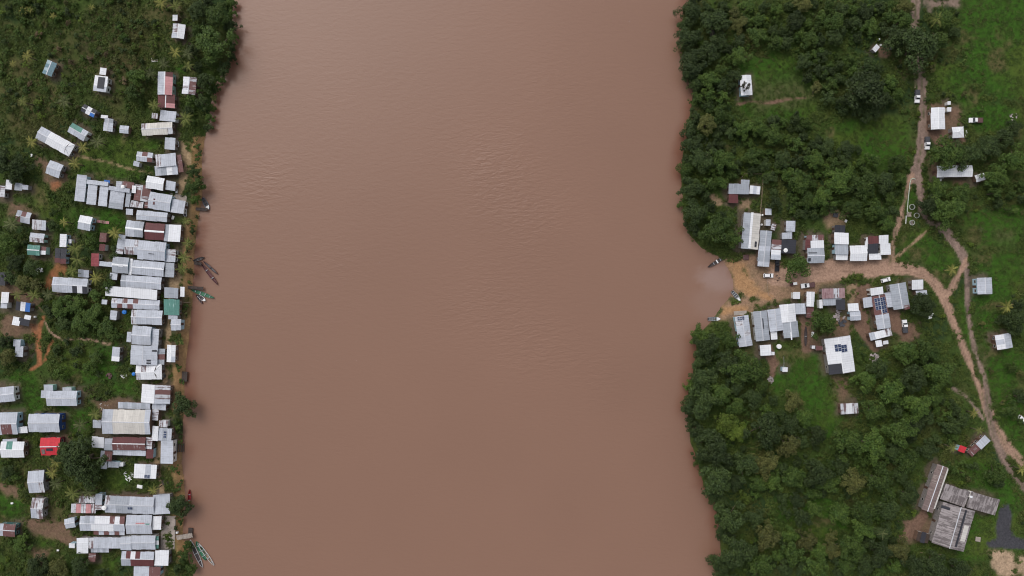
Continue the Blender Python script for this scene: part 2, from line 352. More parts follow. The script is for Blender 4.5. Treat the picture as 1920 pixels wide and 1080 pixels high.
LAWNS = [  # short bright grass
 [(1800,-40),(1960,-40),(1960,190),(1870,195),(1810,150),(1795,60)],
 [(1745,120),(1800,110),(1860,185),(1920,200),(1920,250),(1830,250),(1780,180),(1745,180)],
 [(1530,225),(1690,215),(1712,230),(1705,310),(1660,320),(1560,280)],
 [(1480,640),(1545,650),(1556,720),(1580,780),(1560,830),(1510,830),(1490,740),(1470,700)],
 [(1680,455),(1700,420),(1740,425),(1790,470),(1800,510),(1770,540),(1720,500),(1680,495)],
 [(1790,560),(1812,540),(1830,640),(1815,650)],
 [(1820,480),(1920,460),(1920,560),(1870,580),(1870,620),(1830,620)],
 [(1840,640),(1920,660),(1920,860),(1870,800),(1850,720)],
 [(1800,850),(1860,850),(1910,920),(1920,1040),(1850,1030),(1850,960),(1830,930)],
 [(1800,400),(1920,380),(1920,460),(1830,470)],
 [(1770,955),(1860,960),(1850,1050),(1800,1050)],
 [(220,250),(300,262),(285,325),(160,310),(140,290),(200,270)],
 [(150,300),(280,325),(270,345),(150,330)],
 [(140,395),(240,395),(240,440),(200,450),(150,440)],
 [(60,340),(90,345),(120,400),(140,440),(60,390)],
 [(200,715),(260,705),(262,740),(210,745)],
 [(0,690),(70,690),(80,770),(30,780)],
 [(130,640),(215,650),(215,720),(130,720),(100,690)],
 [(110,760),(190,750),(180,800),(130,810)],
 [(0,920),(60,940),(50,1000),(0,985)],
 [(180,1045),(225,1045),(225,1075),(170,1078)],
 [(200,880),(250,880),(250,920),(200,935)],
 [(70,1000),(110,1005),(105,1030),(75,1030)],
 [(320,110),(345,115),(345,140),(320,140)],
 [(1745,480),(1790,500),(1775,530),(1740,505)],
 [(1440,935),(1480,920),(1560,930),(1600,985),(1560,1040),(1500,1000),(1450,975)],
 [(1440,665),(1480,640),(1500,740),(1450,735)],
 [(1385,110),(1500,95),(1545,190),(1530,222),(1470,235),(1385,215)],
 [(1700,330),(1715,340),(1725,420),(1690,430)],
]
CLR = dict(pack=(.30,.186,.125), orange=(.36,.232,.168), grey=(.250,.178,.145), sandy=(.33,.235,.14), brown=(.180,.110,.078), red=(.30,.125,.06),
           ochre=(.36,.208,.106), tan=(.30,.20,.13), olive=(.095,.085,.042), sandlight=(.46,.32,.22), gravel=(.058,.056,.066),
           drybrush=(.075,.062,.028))
# fine grid inside the view, coarse ring out to the horizon
def axis(h, step, far):
    a = np.arange(-h, h+step*.5, step); r = [h]
    g = step
    while r[-1] < far: g *= 1.35; r.append(r[-1]+g)
    r = np.array(r[1:]); return np.concatenate([-r[::-1], a, r])
gx = axis(212, .62, 2500); gy = axis(124, .62, 2500)
GX, GY = np.meshgrid(gx, gy); nxg, nyg = len(gx), len(gy)
D = land_d(GX, GY); GZ = height(GX, GY, D)
n_big = fbm(GX, GY, 30, 4, 1); n_mid = fbm(GX, GY, 7, 4, 2); n_sm = fbm(GX, GY, 1.8, 3, 5)
def lerp(a, c, t): return a*(1-t[..., None]) + np.array(c)*t[..., None]
col = np.zeros(GX.shape+(3,)) + np.array((.046,.074,.017))
col = lerp(col, (.085,.080,.032), sstep(.48, .70, n_big*.6+n_mid*.4))
col = lerp(col, (.030,.052,.018), sstep(.50, .68, fbm(GX, GY, 12, 3, 9)))
lawn = np.zeros(GX.shape)
for p in LAWNS:
    lawn = np.maximum(lawn, sstep(-1.5, 2.5, poly_sd(GX, GY, PX(p, 2)) + (n_mid-.5)*6))
lc = np.zeros(GX.shape+(3,)) + np.array((.038,.092,.012))
lc = lerp(lc, (.066,.098,.018), sstep(.46, .70, fbm(GX, GY, 16, 4, 21)))
lc = lerp(lc, (.095,.088,.035), sstep(.62, .76, fbm(GX, GY, 9, 4, 31)))
col = col*(1-lawn[..., None]) + lc*lawn[..., None]
bare = np.zeros(GX.shape)
def paint(c, t):
    global col, bare
    col = lerp(col, c, t); bare = np.maximum(bare, t)
for p, key, soft in SOILS:
    s = poly_sd(GX, GY, PX(p, 2)) + (n_mid-.5)*3.2*min(1.5, soft) + (n_sm-.5)*1.6
    t = sstep(-soft*.5, soft*.7, s)*(.9 if key not in ('olive', 'drybrush') else .75)
    col = lerp(col, CLR[key], t*np.clip(.55+n_sm*.75, 0, 1))
    if key not in ('olive', 'drybrush'): bare = np.maximum(bare, t)
# river bank: bare sandy clay on the slope, damp towards the water
bank = sstep(4.6, 1.6, D + (n_mid-.5)*3.5)*(D > -2)
bl = np.exp(-((GX-BEACH[0])**2+(GY-BEACH[1])**2)/(2*20.0**2))
bank = bank*np.where(GX < 0, sstep(.30, .46, fbm(GX, GY, 14, 3, 41))*(GY < W(0,255)[1]), .04)
paint((.36,.215,.105), bank*.9)
road_masks = {}
col_road = {}
for nm, pts, wd, key, _ in ROADS:
    P = PX(pts, 2); w = [q*GSD for q in wd]
    d = poly_dist(GX, GY, P, w) + (n_mid-.5)*1.3 + (n_sm-.5)*.8
    t = sstep(.45, -.25, d)
    # wheel ruts: a darker damp middle and worn tracks
    dc = poly_dist(GX, GY, P)
    k = .82+.36*n_sm
    base = np.array(CLR[key])[None, None]*k[..., None]
    if nm == 'dirt_road' or (key == 'orange' and max(wd) > 3.5):
        rut = np.exp(-((dc-.75)/.35)**2)*sstep(.35, .6, fbm(GX, GY, 5, 2, 61))
        base = base*(1-.28*rut[..., None])
        mid = np.exp(-((dc)/.32)**2)*sstep(.48, .66, fbm(GX, GY, 8, 2, 71))*(max(wd) < 12)
        base = base*(1-mid[..., None]*.75) + np.array((.06,.075,.025))*mid[..., None]*.75
    col = col*(1-t[..., None]) + base*t[..., None]; bare = np.maximum(bare, t)
    road_masks.setdefault((nm, key), np.full(GX.shape, 9.0)); road_masks[(nm, key)] = np.minimum(road_masks[(nm, key)], d)
# dark puddled strip along the grey track
t = sstep(1.0, -.4, poly_dist(GX, GY, PX([(1817,500),(1814,545),(1816,590)], 2), [.5,.6,.5])) * sstep(.45, .55, n_sm)
col = lerp(col, (.10,.075,.065), t*.8)
for p, key, soft in [q for q in SOILS if q[1] == 'ochre']:
    s = poly_sd(GX, GY, PX(p, 1)) + (n_mid-.5)*3 + (n_sm-.5)*1.2
    col = lerp(col, CLR[key], sstep(-.8, 1.2, s)*np.clip(.35+n_sm*1.0, 0, .95))
# tufts of weeds growing on the trodden landing and along its edge
for pts, w in [([(1398,505),(1404,518)], .0), ([(1390,554),(1420,562),(1440,566)], .3), ([(1470,565),(1500,555),(1515,552)], .4), ([(1360,562),(1385,560)], .5), ([(1345,590),(1352,580)], .9), ([(1590,526),(1605,520),(1620,525)], 1.0), ([(1596,545),(1590,560)], .5)]:
    d_ = poly_dist(GX, GY, PX(pts, 1.5)) - w + (n_sm-.5)*3.0 + (n_mid-.5)*2
    t_ = sstep(.5, -.5, d_); col = lerp(col, (.060,.075,.026), t_*.9); bare = bare*(1-t_*.9)
gs = poly_sd(GX, GY, GRAVEL) + (n_mid-.5)*1.6 + (n_sm-.5)*.8
t = sstep(-.4, .4, gs); paint(CLR['gravel'], t*.97)
col = lerp(col, (.10,.06,.042), sstep(.4, -.8, D))      # wet bed

# ------------------------------------------------------------ houses
# cx cy L W angle(clockwise, ridge direction) type slope1/slope2 eave | label      (photograph pixels at roof level)
# slope1 is the upper side for angle 0, the right side for angle 90; each letter is one run of sheets along the ridge
HT = """
93 128 27 19 112 g T/tTtT 2.6 | small house with streaked teal roof in the upper left scrub
189 157 29 26 98 s wz 2.8 | white house with a big dark sheet on its roof, upper left
193 134 13 11 98 s w 2.2 | tiny white shed roof touching the dark topped white house
328 33 11 10 92 s w 2.2 | tiny white shed roof under the palms at top of left bank
334 58 27 23 96 g w/xz 2.6 | white roofed house with rusty left side tucked under riverside trees
309 156 43 28 92 g bpppp/zzzzz 2.9 | long house with one white and one pink roof slope
311 189 26 32 92 g bbp/bb 2.5 | maroon roofed annex below the pink and white house
354 160 32 25 96 g xrrx/wwxw 2.6 | shed with rust striped right slope beside the pink and white house
103 265 72 25 29 h zwwwww/zwwwww 3.0 | long bright white diagonal roof on the upper left
146 247 35 20 30 g GGz/zzz 2.7 | zinc house with green patch above the long white diagonal roof
167 208 27 15 28 g kwk/kwB 2.4 | small hut covered with dark and blue scraps, upper left
196 219 6 14 97 s w 2.2 | narrow white sheet at top of the small stepped hut
203 234 24 17 97 g gzz/gzz 2.5 | small stepped zinc hut with dark band, left of the village
233 243 17 14 5 g z/z 2.4 | small square zinc hut with notched right side
102 317 27 26 20 g zz/zz 2.8 | pale zinc house alone in a ring of red earth
16 346 18 11 95 s w 2.4 | torn white sheet roof at the far left edge under trees
34 350 14 13 95 s g 2.3 | grey shed right of the torn white sheet roof
47 351 11 9 5 s z 2.2 | small pale lean-to right of the grey shed, far left
3 359 22 12 95 s x 2.4 | streaked pale roof cut by the left edge above the palms
152 353 50 18 96 s z 2.8 | leftmost of the four parallel zinc units
183 343 40 8 7 s z 3.0 | thin zinc strip linking the parallel zinc units on the left
173 365 37 17 96 s z 2.6 | second from left of the four parallel zinc units
194 368 37 17 96 s z 2.6 | third from left of the four parallel zinc units
219 374 35 26 97 s zg 2.7 | widest and rightmost of the four parallel zinc units
240 372 32 9 97 s g 2.5 | narrow grey lean-to at the right of the parallel zinc units
224 355 40 8 8 s z 3.05 | right end of the thin zinc strip over the parallel units
223 346 12 11 96 s z 2.3 | small zinc hut roof above the link strip
240 347 22 12 8 s r 2.2 | low rusty roof above the rightmost parallel unit
201 341 11 7 8 s B 2.1 | small blue tarp at the top of the parallel units
266 362 30 30 98 g rrx/xrr 2.5 | rusty red roof with white streaks left of the big riverside house
256 383 24 12 7 s x 2.4 | patched pale lean-to below the rusty streaked roof
274 384 12 7 96 s r 2.3 | narrow rust strip between the patched lean-to and the big roof
251 355 14 8 96 s w 2.6 | white sheet leaning on the rusty streaked roof
290 343 33 23 9 g www/www 3.3 | bright white gabled house above the big riverside roof
319 348 18 17 8 s z 2.6 | pale shed to the right of the bright white gabled house
299 378 42 31 9 g zzzz/zzzz 3.1 | big zinc house with one rust spot, behind the pale terrace roof
333 387 25 25 8 s zz 2.6 | pale terrace roof nearest the moored motorboat
284 405 58 18 5 g zzzzzz/zzzzzz 2.8 | narrow zinc house just below the big riverside roof
242 397 13 11 5 s z 2.2 | small zinc box roof left of the narrow zinc house
314 217 30 20 5 s zz 2.7 | zinc shed with dark left edge below the maroon annex
290 217 11 10 6 s x 2.1 | tiny pale shed left of the zinc shed with dark edge
294 241 58 23 -3 g xccccc/cccccx 2.8 | long cream grey roof below the maroon annex
318 269 20 22 5 s zz 2.5 | squarish zinc shed above the sandy bank path
271 294 30 18 6 g zrz/zzr 2.5 | patched zinc hut with rust stripes on the green yard
255 307 11 9 15 s z 2.1 | tiny tilted shed below the patched hut on the green yard
310 300 38 24 -6 s xzzz 2.9 | large pale roof with dark spots beside the sandy bank path
311 319 43 18 -4 s zgwz 2.5 | pale lower lean-to with a white patch, below the dark spotted roof
336 306 33 9 82 s r 2.3 | rusty strip of awning facing the sandy bank path
252 429 33 30 6 g zzgg/zzgg 3.0 | zinc house left of the maroon roof with white ridge
290 434 37 31 4 g bbbb/bbbb 2.9 | maroon roof with a white ridge in the left village
323 437 30 32 3 s gwww 2.8 | white roof with dark scratches between maroon roof and river palms
226 458 36 13 100 s zzx 2.5 | narrow slanting zinc shed left of the double zinc roofs
247 463 27 28 4 g zx/xz 2.7 | zinc roof with rust patch right of the slanting shed
284 470 52 35 5 g zzzzz/zzzzz 3.0 | wide zinc house second row below the maroon roof
318 479 24 21 93 s xz 2.5 | terrace roof with dark holes below the scratched white roof
226 497 30 30 5 g ggg/ggg 3.2 | square grey roof with a white ridge patch
244 500 30 6 96 s w 2.9 | thin white strip along the square grey roof
198 495 30 9 5 s z 2.3 | pale covered walkway leading to a small red roof
178 487 24 15 92 s qq 2.4 | small red roof at the end of the covered walkway
277 503 60 27 5 g zzzzzz/zzzzzz 2.9 | zinc house with pale ridge, right of the square grey roof
317 506 27 18 93 s gg 2.6 | grey terrace roof beside the leaning bank palms
213 518 14 13 5 s z 2.3 | small zinc shed below the square grey roof
264 529 76 23 4 g gzzzzzzz/gzzzzzzz 2.7 | long zinc house with grey left end in mid left village
246 549 97 19 5 s wwwwwwwwww 2.9 | longest bright white roof of the left village
254 570 90 18 3 g xzrzrzzzz/zrzrzzzzz 2.5 | long zinc roof with rusty slats just below the longest white roof
196 566 10 9 5 s z 2.2 | tiny pale box at left end of the rusty slatted roof
213 591 18 13 96 s z 2.3 | small pale shed left of the blue barrel
275 595 58 27 2 g xzzzzz/xzzzzz 2.8 | zinc house with stained left end right of the blue barrel
320 549 26 20 3 s ggg 2.8 | grey terrace roof above the green riverside roof
340 547 8 19 3 s w 2.7 | bright white awning strip by the dark jetty
321 576 29 30 2 s GGG 2.8 | green roof standing out on the left riverside
323 595 18 8 3 s z 2.4 | thin pale strip below the green riverside roof
329 609 19 21 2 g z/z 2.5 | small square zinc hut below the green riverside roof
265 629 36 35 4 g zzzz/zzzz 3.1 | square zinc house above the roof with four skylights
242 632 19 8 94 s z 2.5 | narrow lean-to left of the square zinc house
290 633 33 14 94 s zz 2.7 | pale right wing of the square zinc house
269 666 36 50 92 g zzzz/zzzz 3.2 | wide zinc roof with dark skylights and vertical ridge
301 669 30 13 92 s grg 2.4 | patched grey lean-to right of the skylight roof
278 698 48 28 -1 h wxwww/xwwww 2.9 | white hipped roof with dark spots near the mooring
217 664 27 15 95 s zw 2.5 | small white shed alone left of the skylight roof
320 663 32 16 92 g wwz/www 2.7 | bright white hut on the bank path with vertical ridge
291 739 35 54 93 g xrxz/wwww 2.9 | broad white roof with tattered right slope below the hipped roof
297 763 26 12 5 s z 2.4 | low zinc strip with a white sheet below the tattered roof
251 761 60 12 2 s zgzgzgz 2.7 | striped grey and zinc strip above the big cream roof
237 791 90 46 1 g zzccccccz/zzccccccz 3.4 | biggest cream coloured roof of the left village
182 795 15 15 2 s z 2.3 | small shed at left of the big cream roof
290 778 21 12 92 s x 2.4 | striped shed right of the big cream roof
305 795 16 13 2 s x 2.3 | small streaked roof above the house with dark wall marks
290 813 28 12 94 s w 2.9 | curled white sheet right of the cream roof's lower corner
308 815 26 23 2 s zgz 2.7 | grey roof with a block of dark vents near the bank
312 848 44 24 91 s zzzz 2.7 | upright zinc roof beside the wooden bank stairs
242 832 62 24 1 g bbbbbbb/rrrrrrr 2.8 | maroon and rust striped long roof below the cream roof
242 849 62 10 2 s zzzzzzz 2.3 | thin zinc awning under the maroon striped roof
279 831 22 12 92 s x 2.6 | pale square at right end of the maroon striped roof
280 851 18 13 92 s b 2.4 | dark maroon square near the upright zinc roof
204 833 22 15 92 s zg 2.6 | zinc roof between white sheet and maroon striped roof
184 829 23 21 4 s ww 2.8 | white sheet roof beside the dark mango tree
200 855 22 18 5 s grr 2.3 | rust streaked lean-to below the white sheet roof
195 872 14 11 92 s z 2.2 | small pale shed edged by the dark tree
213 871 20 11 2 s z 2.2 | low pale trailer shaped shed on the grass
227 871 8 7 2 s w 2.0 | tiny white box at the end of the trailer shaped shed
272 884 42 26 2 s wwzw 2.7 | white roof with a blue solar panel near the lower left bank
243 947 92 32 2 g xggggzzzzz/zzgggzzzz 3.0 | longest zinc roof below the solar panel house
302 946 32 36 -3 s zzz 2.8 | zinc terrace roof partly under the dark riverside tree
157 953 46 17 1 s xpxpx 2.4 | pinkish stained roof at left end of the longest zinc roof
163 937 30 12 2 s xx 2.5 | pale rusty roof hidden under palms
185 941 30 12 92 s zx 2.8 | narrow zinc block joining the stained roof
192 982 84 28 1 g zgzwwwrwr/zzwwwwzz 2.9 | white and rust patched long roof in the lower left village
260 984 48 35 0 g zzzzz/zzzzz 3.2 | tall zinc house with two small skylights, lower left
293 981 17 25 1 s w 2.8 | white terrace roof facing the concrete landing
205 999 58 8 1 s rzrzrz 2.2 | low rusty lean-to below the patched long roof
155 1023 29 21 90 s ww 2.8 | white square roof at the left of the bottom rows
197 1018 60 20 0 s xzzzzzz 2.8 | zinc roof right of the white square roof, bottom rows
187 1030 34 12 0 s gzgzgz 2.4 | dark striped low roof beside the white square roof
236 1019 20 25 0 g z/z 3.0 | middle zinc block of the bottom long house
268 1018 45 26 0 g zzzzz/zzzzz 3.1 | zinc house with green and white awning by the concrete landing
293 1018 23 6 90 s GwG 2.6 | green and white striped awning facing the concrete landing
258 1048 61 27 1 g zbwbzzz/ggbbbbb 2.8 | maroon and zinc checkered roof at the bottom left
302 1047 26 28 1 s www 2.8 | white roof at the right of the maroon checkered roof
275 1072 50 18 0 s zzzzrrr 2.6 | zinc and rust roof cut by the bottom edge
135 1023 11 9 3 s w 2.0 | tiny white square roof left of the bottom rows
131 981 19 18 -10 g z/z 2.3 | small tilted white hut left of the patched long roof
173 1045 16 13 95 s r 2.2 | small rusty shed below the dark striped low roof
44 407 27 21 12 g grz/rzz 2.6 | small patched house with grey and rust sheets at far left
74 422 26 18 5 s xz 2.5 | zinc hut right of the small patched house
70 446 27 17 6 g z/x 2.4 | streaked zinc hut above the small green roof
64 469 23 19 3 g GGG/GGG 2.6 | small green roof with pale ridge on the far left
82 470 15 11 93 s rw 2.2 | rusty white lean-to beside the small green roof
119 451 24 13 92 s w 2.6 | narrow upright white roof above the two dark huts
131 452 8 6 92 s x 2.0 | tiny streaked lean-to beside the narrow white roof
108 479 27 10 93 s kb 2.2 | left one of two dark narrow huts
119 480 29 10 93 s kb 2.2 | right one of two dark narrow huts
160 418 24 26 12 g ww/zz 2.9 | white house with a pink ramp on green lawn
193 445 17 12 96 s r 2.3 | small rusty shed left of the bright palm
192 464 11 13 5 s b 2.2 | small maroon shed below the rusty shed
157 513 20 14 4 s gz 2.3 | pale shed half hidden by palms above the long zinc house
132 535 66 28 3 g zzzzzzz/zzzzkwk 2.9 | long zinc house with two dark sheets, standing among palms
10 558 14 20 2 s w 2.6 | white upper roof at the left edge
8 571 12 14 2 s z 2.4 | zinc lower roof at the left edge
4 523 25 12 92 s k 2.5 | black roof cut by the left edge
44 575 27 17 8 s kwB 2.5 | small roof striped black white and blue
31 602 14 16 10 s w 2.4 | white tarp roof beside the black tarp
46 604 20 13 10 s k 2.3 | black tarp roof on the red yard
52 595 12 8 10 s w 2.6 | small white tarp corner above the black tarp
32 643 13 14 94 s z 2.6 | upper block of the stepped zinc house at far left
36 659 20 16 94 s zz 2.5 | lower block of the stepped zinc house at far left
6 740 44 28 -6 g zzzz/zzzz 2.9 | zinc house cut by the left edge above the other left edge houses
116 747 57 28 0 g zzzzzz/zzzzzz 2.9 | zinc house with three little rear annexes and mint porch
91 727 17 12 0 s z 2.4 | left rear annex of the mint porch house
126 730 17 8 0 s z 2.4 | right rear annex of the mint porch house
86 739 18 14 0 s z 2.6 | side annex at left of the mint porch house
14 794 40 41 -1 g zzzz/zrrz 3.1 | zinc house with a rusty row at the left edge
43 806 18 12 -2 s w 2.5 | white link roof between two zinc houses
83 793 58 34 0 g zzzzzz/zzzzzz 3.7 | tall zinc house with deep blue gable on the left
24 843 44 30 0 g wGww/wwww 2.9 | white house with one green sheet at far left
19 827 27 8 -4 s z 2.4 | thin zinc lean-to behind the white house with green sheet
95 837 37 33 -1 g RRRR/RRRR 3.0 | bright red roof in the left village
69 903 30 41 -2 g zzz/zzx 3.0 | square zinc house with ragged lower edge at left
71 953 22 38 3 g xx/zx 3.0 | small stained house with dark right gable below the ragged one
12 994 34 23 4 g zrr/zrr 2.9 | house with maroon checkered roof at the left edge
1400 159 38 21 87 g www/www 3.0 | lone white house with a bare bush over it, right bank clearing
1643 90 13 9 -50 s w 2.3 | small tilted white hut near a brown clearing, upper right
1759 222 41 26 89 g wwww/wwww 3.2 | larger white house beside the grey track
1796 248 22 21 -3 h ww/ww 2.7 | smaller hipped white house below the larger white house
1780 193 6 6 0 s w 1.8 | upper one of two tiny white boxes by the white house
1780 205 8 8 0 s w 2.0 | lower one of two tiny white boxes by the white house
1790 321 67 22 -1 g wwwwwww/wwwwwww 3.0 | long white roof half hidden by a round tree
1838 333 18 13 -15 g w/w 2.4 | small tilted white hut right of the long white roof
1386 354 38 19 1 s gggg 2.8 | grey L shaped house at the fenced yard
1398 341 16 8 1 s g 2.75 | upper notch block of the grey L shaped house
1416 356 20 15 4 s wzw 2.6 | white striped shed right of the grey L shaped house
1376 372 17 18 92 s bb 2.5 | maroon lean-to below the grey L shaped house
1409 433 68 32 95 g cccccc/gggggg 3.3 | long upright roof, grey on the left and cream on the right
1435 466 68 22 95 g gggzggz/gggzggz 2.9 | long upright grey zinc roof nearest the black pickup
1456 468 38 18 94 s rxwz 2.5 | upright shed with cream, white and zinc bands
1479 462 26 28 92 s kk 2.4 | dark weathered roof above the round tree in the village
1441 397 12 12 2 s z 2.3 | uppermost tiny zinc hut right of the long cream roof
1441 417 12 9 92 s z 2.2 | second tiny zinc hut right of the long cream roof
1451 425 12 8 105 s x 2.1 | little broken sheet right of the second tiny hut
1483 424 20 17 92 s zz 2.4 | zinc shed standing in the bushes above the dark weathered roof
1476 442 19 12 -2 s z 2.3 | zinc lean-to touching the dark weathered roof
1529 446 32 11 -2 s rxr 2.4 | rusty top strip of the three tone house by the dirt road
1515 459 20 9 92 s b 2.5 | small maroon side of the three tone house
1533 458 25 14 -1 s ww 2.7 | white middle roof of the three tone house
1530 479 32 28 0 g ggg/ggg 2.9 | grey front roof of the three tone house on the dirt road
1575 429 20 14 0 s kk 2.3 | dark rear roof behind the white and grey house
1578 447 27 22 1 s www 2.9 | white rear roof of the white and grey house
1578 467 25 20 1 s gg 2.8 | grey middle roof of the white and grey house
1579 482 22 11 1 s ww 2.5 | white porch roof of the white and grey house
1610 475 32 29 -1 g www/www 2.8 | square white roof between two larger houses on the dirt road
1638 450 20 15 -3 s bb 2.9 | maroon rear roof of the corner house on dirt road
1637 466 20 18 -1 s k 2.7 | black tarp in the middle of the corner house
1641 481 23 12 -1 s ww 2.5 | white porch of the corner house on dirt road
1657 449 18 16 -2 s ww 3.0 | upper white roof at the road corner
1660 467 21 20 88 s ww 2.8 | lower white roof at the road corner
1626 456 8 22 15 s w 2.5 | torn white tarp beside the maroon corner roof
1396 621 58 25 82 g zzzxzz/zxzzzz 3.0 | zinc house nearest the water on the right bank
1429 611 56 26 84 g gggggg/gggggg 3.0 | grey zinc house second from the right bank water
1455 600 42 26 83 g zzzz/zzzz 3.2 | pale zinc block third from the right bank water
1478 587 34 29 84 g www/www 3.15 | white upper part of the fourth zinc house by the landing
1483 618 30 29 84 g ggg/ggg 2.95 | grey lower part of the fourth zinc house by the landing
1452 629 15 12 86 s w 2.4 | small white square between two zinc houses near the landing
1501 579 20 20 -2 s zz 2.6 | zinc annex right of the fourth zinc house
1520 561 28 15 92 g ww/ww 2.6 | narrow upright white roof by the brown pickup
1520 586 20 14 92 s r 2.0 | rusty heap of sheets below the narrow white roof
1494 554 13 13 0 s w 2.2 | small white tent roof below the three wheeler
1436 657 20 20 86 s ww 2.6 | white square hut below the four zinc houses
1450 663 6 6 0 s w 2.0 | tiny white box beside the white square hut
1473 693 10 9 0 s w 2.2 | white square roof on the green clearing
1563 550 43 19 -2 s yyxy 2.9 | pink rusty roof on the right bank village
1562 566 36 13 -2 s ggg 2.5 | grey lean-to below the pink rusty roof
1576 571 17 20 0 s k 2.6 | dark tarp at the right of the grey lean-to
1540 570 16 6 88 s w 2.3 | thin white strip left of the grey lean-to
1600 576 20 15 -3 s ww 2.7 | white torn tarp top of the small middle house
1604 592 20 18 -5 g zz/zz 2.6 | zinc body of the small house right of the round tree
1644 546 24 14 -9 s ww 2.9 | white upper block of the solar panel row house
1627 567 17 19 -9 s z 2.5 | pale left wing of the solar panel row house
1653 585 63 26 80 g rrrrzzz/rrrrzzz 2.9 | upright house with many solar panels over rusty sheets
1668 562 28 17 84 s zz 2.7 | zinc block with black dots right of the solar panels
1687 555 48 31 80 g gggg/gggg 3.1 | large grey zinc house near the road bend
1720 534 21 18 -3 s ww 2.6 | white tent roof at the road bend
1728 549 21 9 -3 s z 2.2 | zinc lean-to below the white tent roof
1651 627 42 14 -14 s zwwx 2.6 | slanted narrow white house below the solar row
1648 644 12 12 -10 s w 2.2 | larger of two little white boxes below the slanted house
1661 642 10 7 -8 s w 2.0 | smaller of two little white boxes below the slanted house
1575 666 68 49 82 g wwwwww/wwwwkk 3.3 | big white roof with black square and solar panels
1526 651 6 6 0 s w 1.9 | tiny white box left of the big solar roof
1537 653 13 8 -2 s r 2.0 | little rusty shed left of the big solar roof
1592 766 33 20 -4 s xwx 2.4 | lone white rust edged shed in the southern scrub
1846 536 31 28 88 g zzz/zzz 2.9 | upper zinc house in the right field
1882 640 28 30 80 g zz/wzw 2.9 | lower zinc house with clipped corner in the right field
1843 829 24 15 -43 s zz 2.6 | zinc half of the slanting shed by the rutted road
1826 844 22 14 -43 s rr 2.4 | rusty half of the slanting shed by the rutted road
1804 842 13 12 20 s R 2.3 | tiny red roof left of the slanting shed
1753 916 90 22 109 g nnnnnnnn/nnnnnnnn 3.1 | long brown weathered wing of the old ruin
1791 929 48 31 19 s oooo 3.2 | upper grey weathered wing of the old ruin
1843 944 56 31 16 s ooooo 3.0 | right grey weathered wing of the old ruin
1788 988 80 62 106 g oooooooo/oooooooo 3.6 | main grey weathered hall of the old ruin
1820 927 10 12 16 s cw 3.3 | small pale block joining two grey wings of the old ruin
1731 1008 26 20 15 s -k- 2.2 | collapsed dark shed left of the old hall
"""
HOUSES = []
for ln in HT.strip().splitlines():
    a, lab = ln.split('|'); t = a.split()
    cx, cy, L, Wd, ang = map(float, t[:5]); typ = t[5]; sl = t[6].split('/'); eave = float(t[7])
    gzz = 2.6 if cx < 960 else 2.1
    x, y = W(cx, cy, gzz+eave); k = GSD*(CAM_H-gzz-eave)/CAM_H
    g0 = None
    HOUSES.append(dict(cx=cx, cy=cy, wx=x, wy=y, L=L*k, Wd=Wd*k, a=-radians(ang), typ=typ, s1=sl[0], s2=sl[-1], eave=eave, label=lab.strip()))
# trodden earth round the houses (after the house table is known)
trod = np.full(GX.shape, 99.0)
for h in HOUSES:
    hz = 2.6 if h['cx'] < 960 else 2.2
    c, s = cos(h['a']), sin(h['a']); x0, y0 = h['wx'], h['wy']
    ix = np.where((gx > x0-20) & (gx < x0+20))[0]; iy = np.where((gy > y0-20) & (gy < y0+20))[0]
    if not len(ix) or not len(iy): continue
    sl = np.s_[iy[0]:iy[-1]+1, ix[0]:ix[-1]+1]
    X = GX[sl]-x0; Y = GY[sl]-y0
    u = np.abs(X*c+Y*s)-h['L']/2; v = np.abs(-X*s+Y*c)-h['Wd']/2
    d = np.hypot(np.maximum(u, 0), np.maximum(v, 0)) + np.minimum(np.maximum(u, v), 0)
    trod[sl] = np.minimum(trod[sl], d)
amt = sstep(2.2, -.2, trod + (n_mid-.5)*4.5)*.8
col = lerp(col, (.115,.085,.065), amt*(1-bare*.8)); bare = np.maximum(bare, amt)

def ground_material():
    m = bpy.data.materials.new('ground_cover'); m.use_nodes = True; nt = m.node_tree; N = nt.nodes; L = nt.links
    b = N['Principled BSDF']; b.inputs['Roughness'].default_value = .95; b.inputs['Specular IOR Level'].default_value = .1
    at = N.new('ShaderNodeAttribute'); at.attribute_name = 'soil'
    geo = N.new('ShaderNodeNewGeometry')
    nz = N.new('ShaderNodeTexNoise'); nz.inputs['Scale'].default_value = 1.3; nz.inputs['Detail'].default_value = 8; nz.inputs['Roughness'].default_value = .7
    L.new(geo.outputs['Position'], nz.inputs['Vector'])
    mr = N.new('ShaderNodeMapRange'); mr.inputs[1].default_value = .3; mr.inputs[2].default_value = .7; mr.inputs[3].default_value = .66; mr.inputs[4].default_value = 1.34
    L.new(nz.outputs['Fac'], mr.inputs[0])
    sc = N.new('ShaderNodeVectorMath'); sc.operation = 'SCALE'; L.new(at.outputs['Color'], sc.inputs[0]); L.new(mr.outputs[0], sc.inputs['Scale'])
    L.new(sc.outputs[0], b.inputs['Base Color'])
    bp = N.new('ShaderNodeBump'); bp.inputs['Strength'].default_value = .6; bp.inputs['Distance'].default_value = .25
    n2 = N.new('ShaderNodeTexNoise'); n2.inputs['Scale'].default_value = 2.2; n2.inputs['Detail'].default_value = 6; L.new(geo.outputs['Position'], n2.inputs['Vector'])
    L.new(n2.outputs['Fac'], bp.inputs['Height']); L.new(bp.outputs[0], b.inputs['Normal'])
    return m
GM = ground_material()
